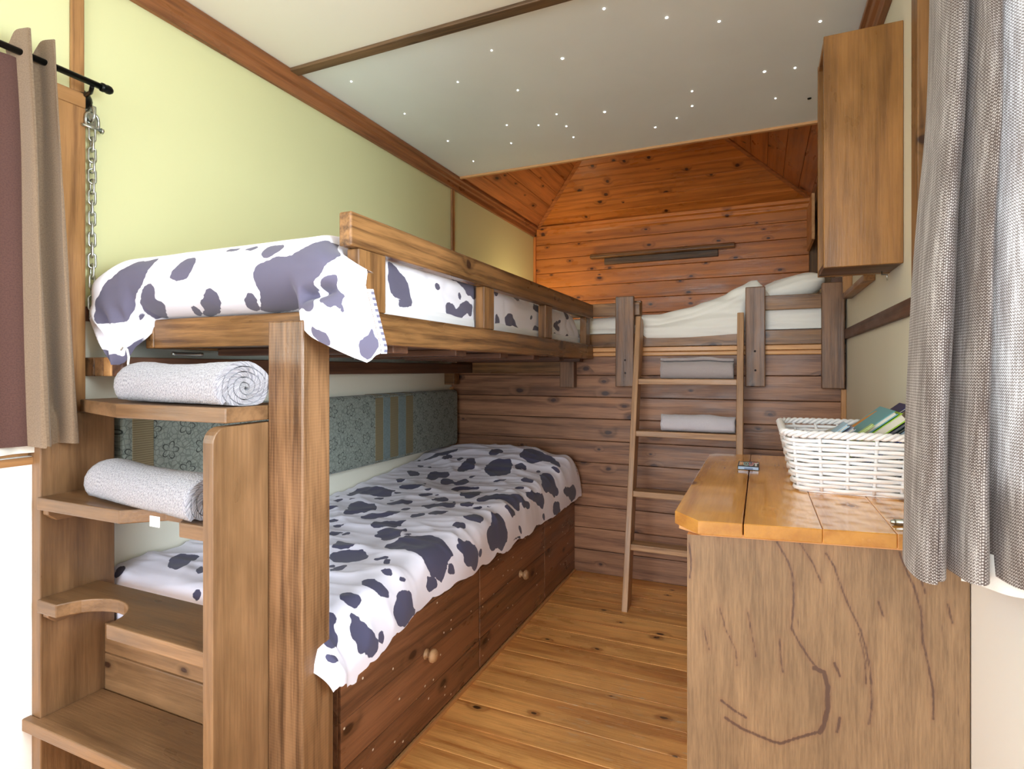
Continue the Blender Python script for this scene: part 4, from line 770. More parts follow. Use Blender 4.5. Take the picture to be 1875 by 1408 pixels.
UP_POLYS = [[(-1.612, 1.007), (-1.564, 1.014), (-1.522, 1.026), (-1.482, 1.033), (-1.477, 1.006), (-1.479, 0.97), (-1.512, 0.941), (-1.564, 0.915), (-1.567, 0.903), (-1.59, 0.916), (-1.612, 0.917), (-1.669, 0.913), (-1.682, 0.917), (-1.698, 0.919), (-1.701, 0.952), (-1.659, 0.981)], [(-1.484, 0.947), (-1.463, 0.952), (-1.451, 0.939), (-1.472, 0.911), (-1.465, 0.904), (-1.449, 0.897), (-1.525, 0.845), (-1.557, 0.848), (-1.557, 0.867), (-1.554, 0.886), (-1.536, 0.905)], [(-1.566, 0.882), (-1.562, 0.88), (-1.562, 0.874), (-1.566, 0.875)], [(-1.379, 0.964), (-1.367, 0.983), (-1.347, 1.011), (-1.311, 1.011), (-1.303, 0.981), (-1.316, 0.963), (-1.339, 0.957), (-1.359, 0.951), (-1.364, 0.956), (-1.374, 0.957)], [(-1.352, 0.886), (-1.358, 0.868), (-1.399, 0.842), (-1.395, 0.855)], [(-1.256, 0.924), (-1.247, 0.927), (-1.244, 0.92), (-1.227, 0.911), (-1.276, 0.867), (-1.345, 0.843), (-1.381, 0.839), (-1.323, 0.879)], [(-1.233, 1.037), (-1.18, 1.033), (-1.199, 1.024)], [(-1.092, 0.951), (-1.079, 0.97), (-1.045, 0.982), (-1.017, 0.988), (-0.989, 0.977), (-0.961, 1.012), (-0.91, 1.03), (-0.88, 1.064), (-0.866, 1.053), (-0.844, 1.083), (-0.851, 1.097), (-0.827, 1.031), (-0.844, 0.988), (-0.885, 0.956), (-0.938, 0.917), (-0.887, 0.899), (-0.918, 0.886), (-1.093, 0.839), (-1.151, 0.842), (-1.128, 0.867), (-1.088, 0.909), (-1.094, 0.928)], [(-1.078, 1), (-1.079, 1.023), (-1.064, 1.029), (-1.021, 1.022), (-1.032, 1.001), (-1.045, 0.989), (-1.072, 0.994)], [(-1.158, 1.024), (-1.148, 1.03), (-1.113, 1.03), (-1.134, 1.019)], [(-1.141, 0.905), (-1.122, 0.909), (-1.121, 0.893), (-1.144, 0.867), (-1.171, 0.85), (-1.178, 0.869)], [(-0.897, 0.938), (-0.85, 0.959), (-0.825, 0.962), (-0.828, 0.953), (-0.85, 0.94), (-0.822, 0.932), (-0.801, 0.934), (-0.821, 0.923), (-0.844, 0.91), (-0.873, 0.917)], [(-0.822, 0.922), (-0.814, 0.915), (-0.809, 0.905), (-0.816, 0.912)], [(-0.896, 0.856), (-0.873, 0.857), (-0.851, 0.863), (-0.852, 0.845), (-0.866, 0.837), (-0.886, 0.837)], [(-0.829, 1.163), (-0.829, 1.18), (-0.814, 1.172)], [(-0.769, 0.874), (-0.765, 0.875), (-0.768, 0.872)], [(-0.894, 1.249), (-0.888, 1.281), (-0.868, 1.31), (-0.858, 1.334), (-0.83, 1.343), (-0.809, 1.361), (-0.793, 1.345), (-0.785, 1.283), (-0.807, 1.311), (-0.809, 1.275), (-0.824, 1.248), (-0.851, 1.24), (-0.873, 1.249)], [(-0.871, 1.479), (-0.874, 1.486), (-0.865, 1.505), (-0.858, 1.502)], [(-0.859, 1.626), (-0.865, 1.635), (-0.85, 1.65), (-0.851, 1.638)], [(-0.911, 1.577), (-0.923, 1.659), (-0.916, 1.726), (-0.858, 1.706), (-0.886, 1.67), (-0.907, 1.623)], [(-0.814, 1.544), (-0.823, 1.566), (-0.822, 1.589), (-0.821, 1.607), (-0.795, 1.603), (-0.792, 1.558)], [(-0.801, 1.604), (-0.828, 1.649), (-0.842, 1.674), (-0.837, 1.705), (-0.821, 1.708), (-0.796, 1.662), (-0.78, 1.609), (-0.785, 1.567)], [(-0.924, 1.666), (-0.91, 1.718), (-0.916, 1.771), (-0.845, 1.741), (-0.873, 1.706), (-0.91, 1.656)], [(-0.838, 1.705), (-0.822, 1.726), (-0.792, 1.709), (-0.793, 1.688)], [(-0.817, 1.907), (-0.815, 1.941), (-0.773, 1.954), (-0.763, 1.94), (-0.764, 1.909)], [(-0.903, 1.92), (-0.916, 1.943), (-0.888, 1.928), (-0.888, 1.911)], [(-0.8, 1.991), (-0.831, 2.015), (-0.837, 2.05), (-0.812, 2.089), (-0.787, 2.103), (-0.764, 2.152), (-0.762, 2.086), (-0.764, 2.02), (-0.784, 2.02)], [(-0.834, 2.249), (-0.85, 2.274), (-0.838, 2.282), (-0.83, 2.263)], [(-0.917, 2.102), (-0.932, 2.173), (-0.905, 2.17), (-0.908, 2.13)], [(-0.888, 2.287), (-0.919, 2.349), (-0.917, 2.399), (-0.865, 2.368), (-0.882, 2.323)], [(-0.778, 2.276), (-0.809, 2.303), (-0.8, 2.367), (-0.77, 2.368), (-0.767, 2.321)], [(-0.837, 2.56), (-0.866, 2.669), (-0.851, 2.659), (-0.839, 2.592), (-0.816, 2.663), (-0.803, 2.613), (-0.823, 2.567)], [(-0.933, 2.789), (-0.917, 2.803), (-0.874, 2.795), (-0.888, 2.718)], [(-0.791, 2.551), (-0.784, 2.688), (-0.764, 2.691), (-0.764, 2.567)], [(-0.781, 2.725), (-0.8, 2.781), (-0.771, 2.8), (-0.769, 2.745)]]
def low_top(x, y):
    z = pw([(1.0, 0.545), (1.2, 0.553), (1.6, 0.562), (2.0, 0.575), (2.4, 0.60), (2.6, 0.63), (2.8, 0.685), (2.92, 0.705), (3.0, 0.695), (3.05, 0.66), (3.09, 0.60)], y)
    # the pillow under the far end is lower towards the outer edge; the cloth falls a little towards the wall
    far = sm(y, 2.35, 2.85)
    z -= far * 0.045 * sm(x, -1.2, -1.0) + far * 0.03 * (1 - sm(x, -1.78, -1.55))
    return z
def low_wr(x, y):
    a = 0.55 * x + 0.9 * y
    h = 0.013 * ridge(nz(x * 2.2 + 0.8 * y, y * 5.0, 1.0, 3.1)) ** 3 + 0.010 * ridge(nz(x * 3.0 - y, 7 * y + 2 * x, 1.0, 8.0)) ** 5 + 0.006 * ridge(nz(x * 4.0 + y, 13 * y - 3 * x, 1.0, 12.0)) ** 6
    h += 0.010 * nz(x, y, 2.3, 1.0) + 0.004 * nz(x * 6 + y * 4, y * 14 - x * 5, 1.0, 5.0)
    return h
LOW_EDGE = []
def build_low():
    xe, ye, R = -1.0, 1.10, 0.055
    p0, p1, q0, q1 = XL + 0.008, xe + 0.205, ye - 0.185, 3.09
    nu, nv = 125, 270
    P = np.zeros((nu, nv, 3)); G = np.zeros((nu, nv, 3))
    for i in range(nu):
        X = lerp(p0, p1, i / (nu - 1))
        for j in range(nv):
            Y = lerp(q0, q1, j / (nv - 1))
            xin, yin = min(X, xe), max(Y, ye)
            yE = lerp(ye, 1.058, sm(X, -1.0, -0.93)); yin = max(Y, yE)
            dx, dy = max(0.0, X - xe), max(0.0, yE - Y)
            # the hem line wavers
            r = math.hypot(dx, dy); z = low_top(xin, yin) + low_wr(X, Y); x, y = xin, yin
            if r > 0:
                zt = low_top(xin, yin); hem = 0.42 - 0.042 * (1 - sm(Y, 1.06, 1.34)) + 0.012 * nz(Y * 7, 0.3, 1.0, 2.0) * sm(Y, 1.1, 1.3)
                cn = 2 * dx * dy / (r * r)
                Lmax = lerp(0.185, 0.205, (dx / r) ** 2)
                k = r / Lmax / (1 + 0.41 * cn)
                need = (zt - hem) + R * (PI / 2 - 1)
                rr_ = k * need
                th_ = min(rr_ / R, PI / 2)
                out = R * math.sin(th_); drop = R * (1 - math.cos(th_)) + max(0.0, rr_ - R * PI / 2)
                ux, uy = dx / r, dy / r
                fl = 1 + 0.40 * cn
                wob = 0.010 * nz(Y * 5, X * 5 + 9, 1.0, 4.0) * sm(r, 0.03, 0.12) * (1 - cn)
                x = xin + out * ux * fl + wob * ux + (0.012 + 0.045 * (1 - sm(Y, 1.05, 1.5))) * ux * sm(drop, 0.01, 0.13)
                y = yin - out * uy * fl - 0.006 * uy
                z = z - drop
            z = min(z, lerp(0.684, 0.80, sm(x, -1.705, -1.62)))
            P[i, j] = (max(x, XL + 0.004), min(y, YB - 0.018), max(z, 0.41 if Y > ye else 0.36)); G[i, j] = (X, Y, 0)
    jb = int((3.015 - q0) / (q1 - q0) * (nv - 1)); LOW_EDGE.extend([[tuple(P[i, jb + k]) for k in (0, 1)] for i in range(18, 112)])
    S = patches(G[..., 0], G[..., 1], LOW_POLYS)
    o = npgrid('duvet', P, G, M['cow_low'], None, {'cow': S})
    return tag(o, 'white duvet with many small dark cow patches on the lower bed', 'duvet', None)
low_duvet = build_low()
LOWB = low_duvet

UP_EDGE = []
def build_up():
    nm, ne, nf, nt = 120, 26, 46, 190
    P = np.zeros((nm + ne, nf + nt, 3)); G = np.zeros((nm + ne, nf + nt, 3))
    x0, x1 = -1.782, -0.95
    for i in range(nm + ne):
        e = 0.0
        if i < nm: X = lerp(x0, x1, i / (nm - 1))
        else: e = (i - nm + 1) / ne; X = x1
        lw = 1 - sm(X, -1.60, -1.55); rw = sm(X, -0.99, -0.95) if e == 0 else 1.0
        ls = 1 - sm(X, -1.782, -1.62)
        ztop = 1.478 - 0.075 * ls ** 1.6 - 0.05 * ls ** 6; rec = 0.075 * (1 - sm(X, -1.785, -1.69)) ** 2
        for j in range(nf + nt):
            if j < nf:
                t = j / (nf - 1)
                ph = lerp(-78, 90, t) * PI / 180
                yc, ry, zc = 1.105, 0.135, 1.386; rz = ztop - zc
                yC = yc - ry * math.cos(ph); zC = zc + (rz if ph > 0 else 0.092) * math.sin(ph)
                # hanging profile for the two corners
                hem = 1.165 if X < -1.2 else 1.25
                if e > 0: hem = 1.255 - 0.098 * e ** 0.85 + 0.03 * sm(e, 0.88, 1.0)
                tt = t
                if tt < 0.55:
                    zH = lerp(hem, 1.386, tt / 0.55); yH = 0.968 + (0.012 if X < -1.2 else 0.006) * (1 - tt / 0.55)
                else:
                    p2 = (tt - 0.55) / 0.45 * PI / 2; zH = 1.386 + rz * math.sin(p2); yH = yc - ry * math.cos(p2)
                wgt = max(lw, rw); x = X; y = lerp(yC, yH, wgt) + rec * (0.35 + 0.65 * sm(z if False else zH, 1.25, 1.42)); z = lerp(zC, zH, wgt)
                if X < -1.5 and z < 1.33:        # the left corner gathers in as it hangs
                    x = lerp(X, -1.60 + 0.25 * (X + 1.60) * 0.4, sm(1.33 - z, 0.0, 0.17) * 0.85 * lw)
                    x += 0.010 * math.sin(z * 60 + X * 25) * lw * sm(1.33 - z, 0.0, 0.1); y -= 0.012 * math.sin(X * 85 + z * 55) * lw * sm(1.35 - z, 0.0, 0.08)
                if e > 0:
                    zc_ = z - 0.085 * e * e * sm(z, 1.36, 1.47)
                    xr = pw([(1.15, -0.775), (1.20, -0.768), (1.28, -0.79), (1.34, -0.806), (1.37, -0.800), (1.41, -0.815), (1.44, -0.85), (1.48, -0.90)], zc_)
                    xr = lerp(xr, -0.906, sm(t, 0.70, 0.98)); x = lerp(x1, xr, e); z = zc_
                    y = y + (0.05 * e ** 3 * (1 - 0.5 * sm(z, 1.36, 1.45)) + 0.02 * e * sm(z, 1.38, 1.47)) * (1 - sm(t, 0.72, 0.97))
                    pinch = math.exp(-((z - 1.318 - 0.02 * e) / 0.013) ** 2) * math.exp(-((e - 0.25) / 0.35) ** 2)
                    y += 0.05 * pinch
                    y -= 0.02 * math.exp(-((z - 1.25) / 0.05) ** 2) * math.sin(e * PI)
                u_, v_ = X + e * 0.19, 1.105 - (1 - t) * 0.27
            else:
                s_ = (j - nf + 1) / nt; Y = lerp(1.105, 3.03, s_)
                zt = ztop - 0.014 * sm(Y, 1.1, 1.5) - 0.010 * sm(Y, 1.6, 2.6) - 0.10 * sm(Y, 2.85, 3.03) + 0.010 * nz(X * 4, Y * 4, 1.0, 2.0)
                x, y, z = X, Y, zt
                if e > 0:
                    R = 0.043
                    need = (zt - 1.30) + R * 0.57; rr_ = e * need; th_ = min(rr_ / R, PI / 2)
                    xs = x1 + R * math.sin(th_); zs_ = zt - R * (1 - math.cos(th_)) - max(0, rr_ - R * PI / 2)
                    bl = 1 - sm(Y, 1.105, 1.125)
                    # join to the hanging corner in front of the first baluster
                    xr = -0.906
                    x = lerp(xs, lerp(x1, xr, e), bl); z = lerp(zs_, 1.478 - 0.085 * e * e, bl)
                    x -= 0.006 * ridge(nz(Y * 9, e * 3, 1.0, 6.0)) ** 3
                u_, v_ = X + e * 0.19, Y
            wr = 0.006 * ridge(nz(u_ * 3.5, v_ * 5.0 + u_ * 2, 1.0, 3.0)) ** 3 + 0.004 * nz(u_ * 8, v_ * 8, 1.0, 7.0)
            if j < nf: y -= wr * 1.3 * (1 if e < 0.8 else 0.4)
            else: z += wr * (1 - e)
            P[i, j] = (max(x, XL + 0.004), y, z); G[i, j] = (u_, v_, 0)
    UP_EDGE.extend([tuple(p) for p in P[-1, :nf] if 1.185 < p[2] < 1.335])
    S = patches(G[..., 0], G[..., 1], UP_POLYS + [[(-1.75, 0.830), (-1.57, 0.830), (-1.585, 0.852), (-1.65, 0.846), (-1.72, 0.866)], [(-0.793, 0.840), (-0.766, 0.840), (-0.763, 0.864), (-0.778, 0.872), (-0.793, 0.858)]])
    o = npgrid('duvet', P, G, M['cow_up'], None, {'cow': S})
    return tag(o, 'puffy white duvet with large dark cow patches on the upper bunk', 'duvet', None)
up_duvet = build_up()
def gingham_mat():
    t = NT('gingham_binding')
    s_ = t.n('ShaderNodeSeparateXYZ', {0: t.attr('g').outputs['Vector']})
    a = t.ma('GREATER_THAN', t.ma('FRACT', t.ma('DIVIDE', s_.outputs[1], 0.013)), 0.5); b = t.ma('GREATER_THAN', s_.outputs[0], 0.005)
    return t.done(t.mix(t.ma('MULTIPLY', t.ma('ADD', a, b), 0.5), srgb(240, 238, 246), srgb(92, 90, 112)), 0.85)
M['gingham'] = gingham_mat()
E_ = UP_EDGE
GP = np.array([[(x + k * 0.0055, y + 0.002 + k * 0.004, z) for x, y, z in E_] for k in (0, 1, 2)])
GG = np.array([[(k * 0.005, z, 0) for x, y, z in E_] for k in (0, 1, 2)])
GL = np.array([[(a[0], a[1] + k * 0.011, lerp(a[2], b[2], k) + 0.0035) for a, b in LOW_EDGE] for k in (0, 1)])
npgrid('gingham_edge', GL, np.array([[(k * 0.01, i * 0.0085, 0) for i in range(len(LOW_EDGE))] for k in (0, 1)]), M['gingham'], low_duvet)['label'] = 'checked binding at the pillow end'
npgrid('gingham_edge', GP, GG, M['gingham'], up_duvet)['label'] = 'checked grey and white binding of the duvet'
# duvet cover tie cord hanging from the gathered corner
tag(obj('tie_cord', MB().tube([(-1.575, 0.962, 1.205), (-1.556, 0.957, 1.215), (-1.540, 0.957, 1.205), (-1.533, 0.957, 1.185), (-1.536, 0.957, 1.168), (-1.531, 0.957, 1.150)], 0.0028, 8), M['white_sheet'], up_duvet), 'white tie cord', 'cord') if False else obj('tie_cord', MB().tube([(-1.575, 0.962, 1.205), (-1.556, 0.957, 1.215), (-1.540, 0.957, 1.205), (-1.533, 0.957, 1.185), (-1.536, 0.957, 1.168), (-1.531, 0.957, 1.150)], 0.0028, 8), M['white_sheet'], up_duvet)

# white bedding of the far bunk
def build_far():
    nu, nv = 150, 70
    yf, R = YF + 0.04, 0.05
    P = np.zeros((nu, nv, 3)); G = np.zeros((nu, nv, 3))
    xa, xb = XL + 0.05, 0.30
    for i in range(nu):
        x = lerp(xa, xb, i / (nu - 1))
        top = pw([(-1.8, 1.44), (-0.95, 1.445), (-0.64, 1.455), (-0.5, 1.455), (-0.33, 1.49), (-0.17, 1.545), (-0.075, 1.595), (-0.05, 1.612), (-0.015, 1.615), (0.02, 1.57), (0.06, 1.505), (0.30, 1.50)], x)
        lip = 1.40 if (x < -0.61 or x > -0.06) else 1.285
        lipw = sm(x, -0.64, -0.56) * (1 - sm(x, -0.09, -0.05)); lip = lerp(1.356, 1.285, lipw)
        for j in range(nv):
            v = j / (nv - 1)
            if v < 0.45:
                t = v / 0.45; z = lerp(lip, top - R, t); y = yf - 0.03 * lipw * math.sin(min(1, t * 1.1) * PI) ** 0.8 - 0.012 * lipw
                y += 0.0
            elif v < 0.6:
                a = (v - 0.45) / 0.15 * PI / 2; y = yf + R * (1 - math.cos(a)); z = top - R + R * math.sin(a)
            else:
                t = (v - 0.6) / 0.4; y = yf + R + t * 0.95; z = top - 0.02 * t
            # long folds fanning from the lower left
            d = z - 1.28 - 0.12 * (x + 0.6)
            wr = 0.009 * ridge(nz(x * 1.6, d * 24.0 + x * 3.0, 1.0, 4.4)) ** 3 + 0.005 * nz(x * 6, z * 30, 1.0, 1.1)
            y -= wr * (1 if v < 0.6 else 0.0); z += wr * (0.6 if v > 0.45 else 0)
            P[i, j] = (x, y, z); G[i, j] = (x, y + z, 0)
    o = npgrid('duvet', P, G, M['white_sheet'])
    return tag(o, 'plain white duvet heaped on the far bunk above the ladder', 'duvet', None)
build_far()
def pillow(name, cx, cy, cz, lx, ly, lz, rot, mat, lab, cat):
    nu, nv = 48, 48; P = np.zeros((nu, nv, 3)); G = np.zeros((nu, nv, 3))
    Mx = Matrix.Rotation(rot, 3, 'Y')
    for i in range(nu):
        for j in range(nv):
            th_ = -PI / 2 + PI * j / (nv - 1); ph = 2 * PI * i / (nu - 1)
            sp = lambda c, n: math.copysign(abs(c) ** n, c)
            ex, ey = sp(math.cos(ph), 0.45), sp(math.sin(ph), 0.45); cc = sp(math.cos(th_), 0.7)
            v = Vector((lx / 2 * ex * cc, ly / 2 * ey * cc, lz / 2 * sp(math.sin(th_), 1.2)))
            v.z += 0.008 * nz(v.x * 14, v.y * 14 + v.z * 30, 1.0, 3.0) * cc + 0.006 * ridge(nz(v.x * 5 + v.z * 20, v.y * 5, 1.0, 6.0)) ** 3
            v = Mx @ v; P[i, j] = (cx + v.x, cy + v.y, cz + v.z); G[i, j] = (v.x, v.y + v.z, 0)
    return tag(npgrid(name, P, G, mat, flip=False), lab, cat)
pillow('pillow', 0.135, YF + 0.20, 1.563, 0.34, 0.26, 0.135, -0.28, M['white_sheet'], 'crumpled white pillow on the far bunk below the wall cabinet', 'pillow')
tag(obj('knitted_cloth', MB().tube([(-0.075 + 0.04 * math.cos(a), YF + 0.02, 1.575 + 0.012 * math.sin(a)) for a in (0.2, 0.9, 1.5, 2.2, 2.9)], 0.018, 10), M['white_sheet']), '', '') if False else None

# ------------------------------------------------------------------ towels
def towel(label, c, ang, length, R, ry, turns, th, mat, group, tail=0.0, name='rolled_towel', r0=0.008, flat=0.35, tilt=0.0, cap=0.0):
    """a rolled towel lying along direction ang; cross-section is a spiral band, flattened below"""
    n = int(turns * 22); OUT, INN = [], []
    for k in range(n + 1):
        a = turns * 2 * PI * k / n; r = r0 + (R - r0) * k / n
        for lst, rr_ in ((OUT, r), (INN, max(0.001, r - th))):
            lst.append((rr_ * math.cos(a), rr_ * math.sin(a)))
    prof = OUT + INN[::-1]
    nl = 26; bm = bmesh.new(); lay = bm.verts.layers.float_vector.new('g'); rows = []
    ca, sa = math.cos(ang), math.sin(ang)
    for i in range(nl + 1):
        s_ = i / nl - 0.5; row = []
        for k, (a, b) in enumerate(prof):
            rad = math.hypot(a, b)
            wob = 1 + 0.035 * nz(s_ * 4 + a * 9, b * 9, 1.0, c[0] * 3) 
            a2, b2 = a * wob, b * ry * wob
            lim = -R * ry * (1 - flat)
            if b2 < lim: b2 = lim + (b2 - lim) * 0.25
            ln = s_ * length + (0.006 * nz(a * 30, b * 30, 1.0, 2.0) + cap * rad / R) * (2 * s_)
            sink = 0.012 * nz(s_ * 3, 1.7, 1.0, c[1]) * (rad / R)
            x = c[0] + ca * ln - sa * a2; y = c[1] + sa * ln + ca * a2; z = c[2] + b2 + sink * (1 if b2 > 0 else 0) + tilt * ln
            z += 0.0012 * nz(x * 160, y * 160 + z * 90, 1.0, 0.3)
            v = bm.verts.new((x, y, z)); v[lay] = (ln, (k if k < len(OUT) else 2 * len(OUT) - k) * 0.012, 0.0); row.append(v)
        rows.append(row)
    N = len(prof)
    for i in range(nl):
        for k in range(N):
            f = bm.faces.new([rows[i][k], rows[i + 1][k], rows[i + 1][(k + 1) % N], rows[i][(k + 1) % N]]); f.smooth = True
    for row in (rows[0], rows[-1]):
        for k in range(n): bm.faces.new([row[k], row[k + 1], row[N - 2 - k], row[N - 1 - k]])
    bmesh.ops.recalc_face_normals(bm, faces=bm.faces[:])
    mb = MB(); mb.bm.free(); mb.bm = bm
    lo = min(v.co.z for v in bm.verts)
    bmesh.ops.translate(bm, vec=(0, 0, c[3] - lo if len(c) > 3 else 0), verts=bm.verts)
    return tag(obj(name, mb, mat), label, 'towel', group)
G_T = 'rolled towels on the steps and ladder'
t1 = towel('grey terry towel rolled on the top step with its spiral end showing', (-1.252, 0.925, 1.12, 1.0708), -0.10, 0.42, 0.069, 0.84, 4.6, 0.0105, M['terry'], G_T, name='rolled_towel')
t2 = towel('grey terry towel rolled on the step below the top one', (-1.335, 0.905, 0.87, 0.822), -0.13, 0.47, 0.066, 0.84, 4.6, 0.0105, M['terry'], G_T)
obj('care_label', MB().box(-1.255, -1.222, 0.829, 0.8305, 0.800, 0.8235, bev=0), M['lining'], t2)
t3 = towel('taupe folded towel on the upper ladder rung', (-0.295, 2.990, 1.17, 1.1072), 0.0, 0.35, 0.058, 1.05, 2.3, 0.014, M['towel'], G_T, flat=0.25, r0=0.014)
t4 = towel('pale grey rolled towel on the ladder rung below the taupe one', (-0.283, 2.925, 0.90, 0.8447), 0.0, 0.345, 0.053, 0.98, 2.6, 0.013, M['towel2'], G_T, flat=0.3, r0=0.012)

# ------------------------------------------------------------------ curtains
def curtain(name, fn, nu, nv, mat, parent=None, flip=False, thick=0.0):
    P = np.zeros((nu, nv, 3)); G = np.zeros((nu, nv, 3))
    for j in range(nv):
        L = 0.0; last = None
        for i in range(nu):
            p = Vector(fn(i / (nu - 1), j / (nv - 1)))
            if last is not None: L += (p - last).length
            last = p; P[i, j] = p; G[i, j] = (L, p.z, 0)
    G[..., 0] = G[:, nv // 2:nv // 2 + 1, 0]
    return npgrid(name, P, G, mat, parent, flip=flip)
rod = thing('curtain_rod', 'black metal curtain rod with a round end above the left window', 'curtain rod', (-1.70, 1.0, 1.94))
obj('rod', MB().tube([(-1.70, -0.30, 1.949), (-1.70, 0.985, 1.949)], 0.0085, 12), M['black'], rod)
obj('finial', MB().lathe([(0.0085, 0), (0.012, 0.002), (0.0125, 0.008), (0.011, 0.012), (0.0125, 0.018), (0.0115, 0.026), (0.007, 0.032), (0.001, 0.034)], (-1.70, 0.983, 1.949), 'y', 16), M['black'], rod)
obj('bracket', MB().lathe([(0.027, 0), (0.027, 0.005), (0.020, 0.010), (0.008, 0.014)], (XL + 0.0005, 0.985, 1.932), 'x', 18).tube([(XL + 0.008, 0.985, 1.938), (-1.735, 0.978, 1.937), (-1.70, 0.962, 1.9405)], 0.0055, 10), M['black'], rod)
NPL = 2
def left_curtain(u, v):
    """u along the cloth (two pleats), v from the hem up"""
    ph = u * NPL * 2 * PI
    zt = lerp(0.955, 2.0, v)
    lam = lerp(0.0635, 0.0535, sm(v, 0.0, 0.9)); end = lerp(0.930, 0.880, v)
    y = end - lam * NPL * (1 - u)
    c = math.cos(ph)
    A = lerp(0.040, 0.027, v)
    k_ = math.tanh(2.2 * (0.35 - c)); x = -1.700 + lerp(0.004, 0.006, v) + A * k_
    y += 0.012 * math.sin(ph) * (0.4 + 0.6 * v) + 0.004 * nz(u * 20, v * 3)
    fr_ = (ph / (2 * PI)) % 1.0; dv = min(fr_, 1 - fr_); z = zt + (0.012 - 0.055 * math.exp(-(dv / 0.10) ** 2) - 0.022 * fr_) * sm(v, 0.93, 1.0) + 0.006 * nz(u * 9, 0.2) * (1 - v)
    if z < 1.045 and y > 0.835: x = max(x, -1.707)
    return (max(x, XL + 0.028), y, z)
lc = curtain('curtain', left_curtain, 90, 60, M['drape']); tag(lc, 'brown plain curtain in narrow pleats at the left window', 'curtain')
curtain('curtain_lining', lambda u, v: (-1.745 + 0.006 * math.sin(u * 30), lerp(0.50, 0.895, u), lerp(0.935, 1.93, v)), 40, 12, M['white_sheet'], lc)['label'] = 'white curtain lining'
curtain('curtain_back', lambda u, v: (-1.716 + 0.007 * math.sin(u * 15 + v * 1.5), lerp(0.56, 0.825, u), lerp(0.957, 1.935, v)), 40, 12, M['drape_back'], lc)['label'] = 'maroon inner layer'  # separate darker maroon sheet beside the pleats

RC = [(0.262, 1.235), (0.240, 1.21), (0.229, 1.17), (0.226, 1.12), (0.231, 1.075), (0.244, 1.052), (0.259, 1.056), (0.270, 1.085), (0.268, 1.120), (0.274, 1.125), (0.281, 1.085), (0.288, 1.045), (0.300, 1.032), (0.311, 1.048), (0.316, 1.085), (0.314, 1.115), (0.320, 1.118), (0.326, 1.075), (0.334, 1.030), (0.346, 1.008), (0.360, 0.995), (0.3715, 0.975)]
def cr(P, t):
    n = len(P) - 1; f = min(t * n, n - 1e-6); i = int(f); f -= i
    p0, p1, p2, p3 = (P[max(i - 1, 0)], P[i], P[i + 1], P[min(i + 2, n)])
    return [0.5 * (2 * b + (c - a) * f + (2 * a - 5 * b + 4 * c - d) * f * f + (3 * b - a - 3 * c + d) * f ** 3) for a, b, c, d in zip(p0, p1, p2, p3)]
def right_curtain(u, v):
    x, y = cr(RC, u)
    k = lerp(1.0, 0.70, sm(v, 0.05, 0.95))
    x = 0.372 - (0.372 - x) * k
    y += 0.006 * nz(u * 14, v * 5, 1.0, 3.0) - 0.02 * (1 - sm(v, 0.0, 0.12)) * (1 if u < 0.25 else 0.3)
    x += 0.005 * nz(u * 10, v * 4, 1.0, 7.0) - 0.006 * (1 - sm(v, 0.0, 0.10)) * (1 - u)
    # one fold swings across the upper part
    b = math.exp(-((u - lerp(0.58, 0.30, sm(v, 0.45, 1.0))) / 0.06) ** 2) * sm(v, 0.40, 0.7)
    y -= 0.030 * b
    z = lerp(0.822, 2.05, v) + 0.022 * u * (1 - v) + 0.004 * nz(u * 8, 3.0)
    return (min(x, 0.3620), y, z)
rc = curtain('curtain', right_curtain, 260, 70, M['tweed']); tag(rc, 'grey tweed curtain drawn back beside the counter', 'curtain')
curtain('curtain_lining', lambda u, v: (lerp(0.290, 0.371, u), lerp(1.098, 1.03, u) + 0.006 * math.sin(u * 9) + 0.01 * v, lerp(0.818, 0.87, v)), 30, 4, M['white_sheet'], rc)['label'] = 'white curtain lining'

# ------------------------------------------------------------------ right wall cabinet, frame, alcove shelf
cb = thing('wall_cabinet', 'tall narrow brown wooden wall box high on the right wall', 'cabinet', (0.275, 2.02, 1.46))
bx0, by0, by1, bz0, bz1 = 0.174, 1.920, 2.120, 1.457, 2.150
part('side_board', M['box'], cb, bx0, XR - 0.001, by0, by0 + 0.018, bz0, bz1, ax='zx' if False else 'auto', bev=0.002)
part('side_board', M['box'], cb, bx0, XR - 0.001, by1 - 0.018, by1, bz0, bz1, bev=0.002)
part('bottom_board', M['dark'], cb, bx0 + 0.001, XR - 0.001, by0 + 0.0185, by1 - 0.0185, bz0 + 0.001, bz0 + 0.018, bev=0.002)
part('top_board', M['box'], cb, bx0 + 0.001, XR - 0.001, by0 + 0.0185, by1 - 0.0185, bz1 - 0.018, bz1, bev=0.002)
part('back_board', M['dark'], cb, XR - 0.012, XR - 0.001, by0 + 0.0185, by1 - 0.0185, bz0 + 0.019, bz1 - 0.019, bev=0.001)
part('shelf', M['box'], cb, bx0 + 0.02, XR - 0.0125, by0 + 0.0185, by1 - 0.0185, 1.80, 1.816, bev=0.002)
obj('latch', MB().tube([(0.345, 2.06, bz0 - 0.001), (0.345, 2.06, bz0 - 0.010), (0.357, 2.05, bz0 - 0.013), (0.357, 2.05, bz0 - 0.030)], 0.0022, 8), M['steel'], cb)['label'] = 'small metal hook under the box'
fr = thing('wall_frame', 'small open wooden frame on the right wall below the cabinet', 'frame', (0.355, 2.63, 1.47))
for a in ((2.35, 2.372, 1.495, 1.93), (2.894, 2.916, 1.495, 1.93), (2.35, 2.916, 1.470, 1.494), (2.35, 2.916, 1.931, 1.955)):
    part('frame_bar', M['casing'], fr, 0.338, XR - 0.0005, *a)
sh = thing('alcove_shelf', 'dark weathered picture ledge on the orange plank wall', 'shelf', (-0.72, YU - 0.05, 2.02))
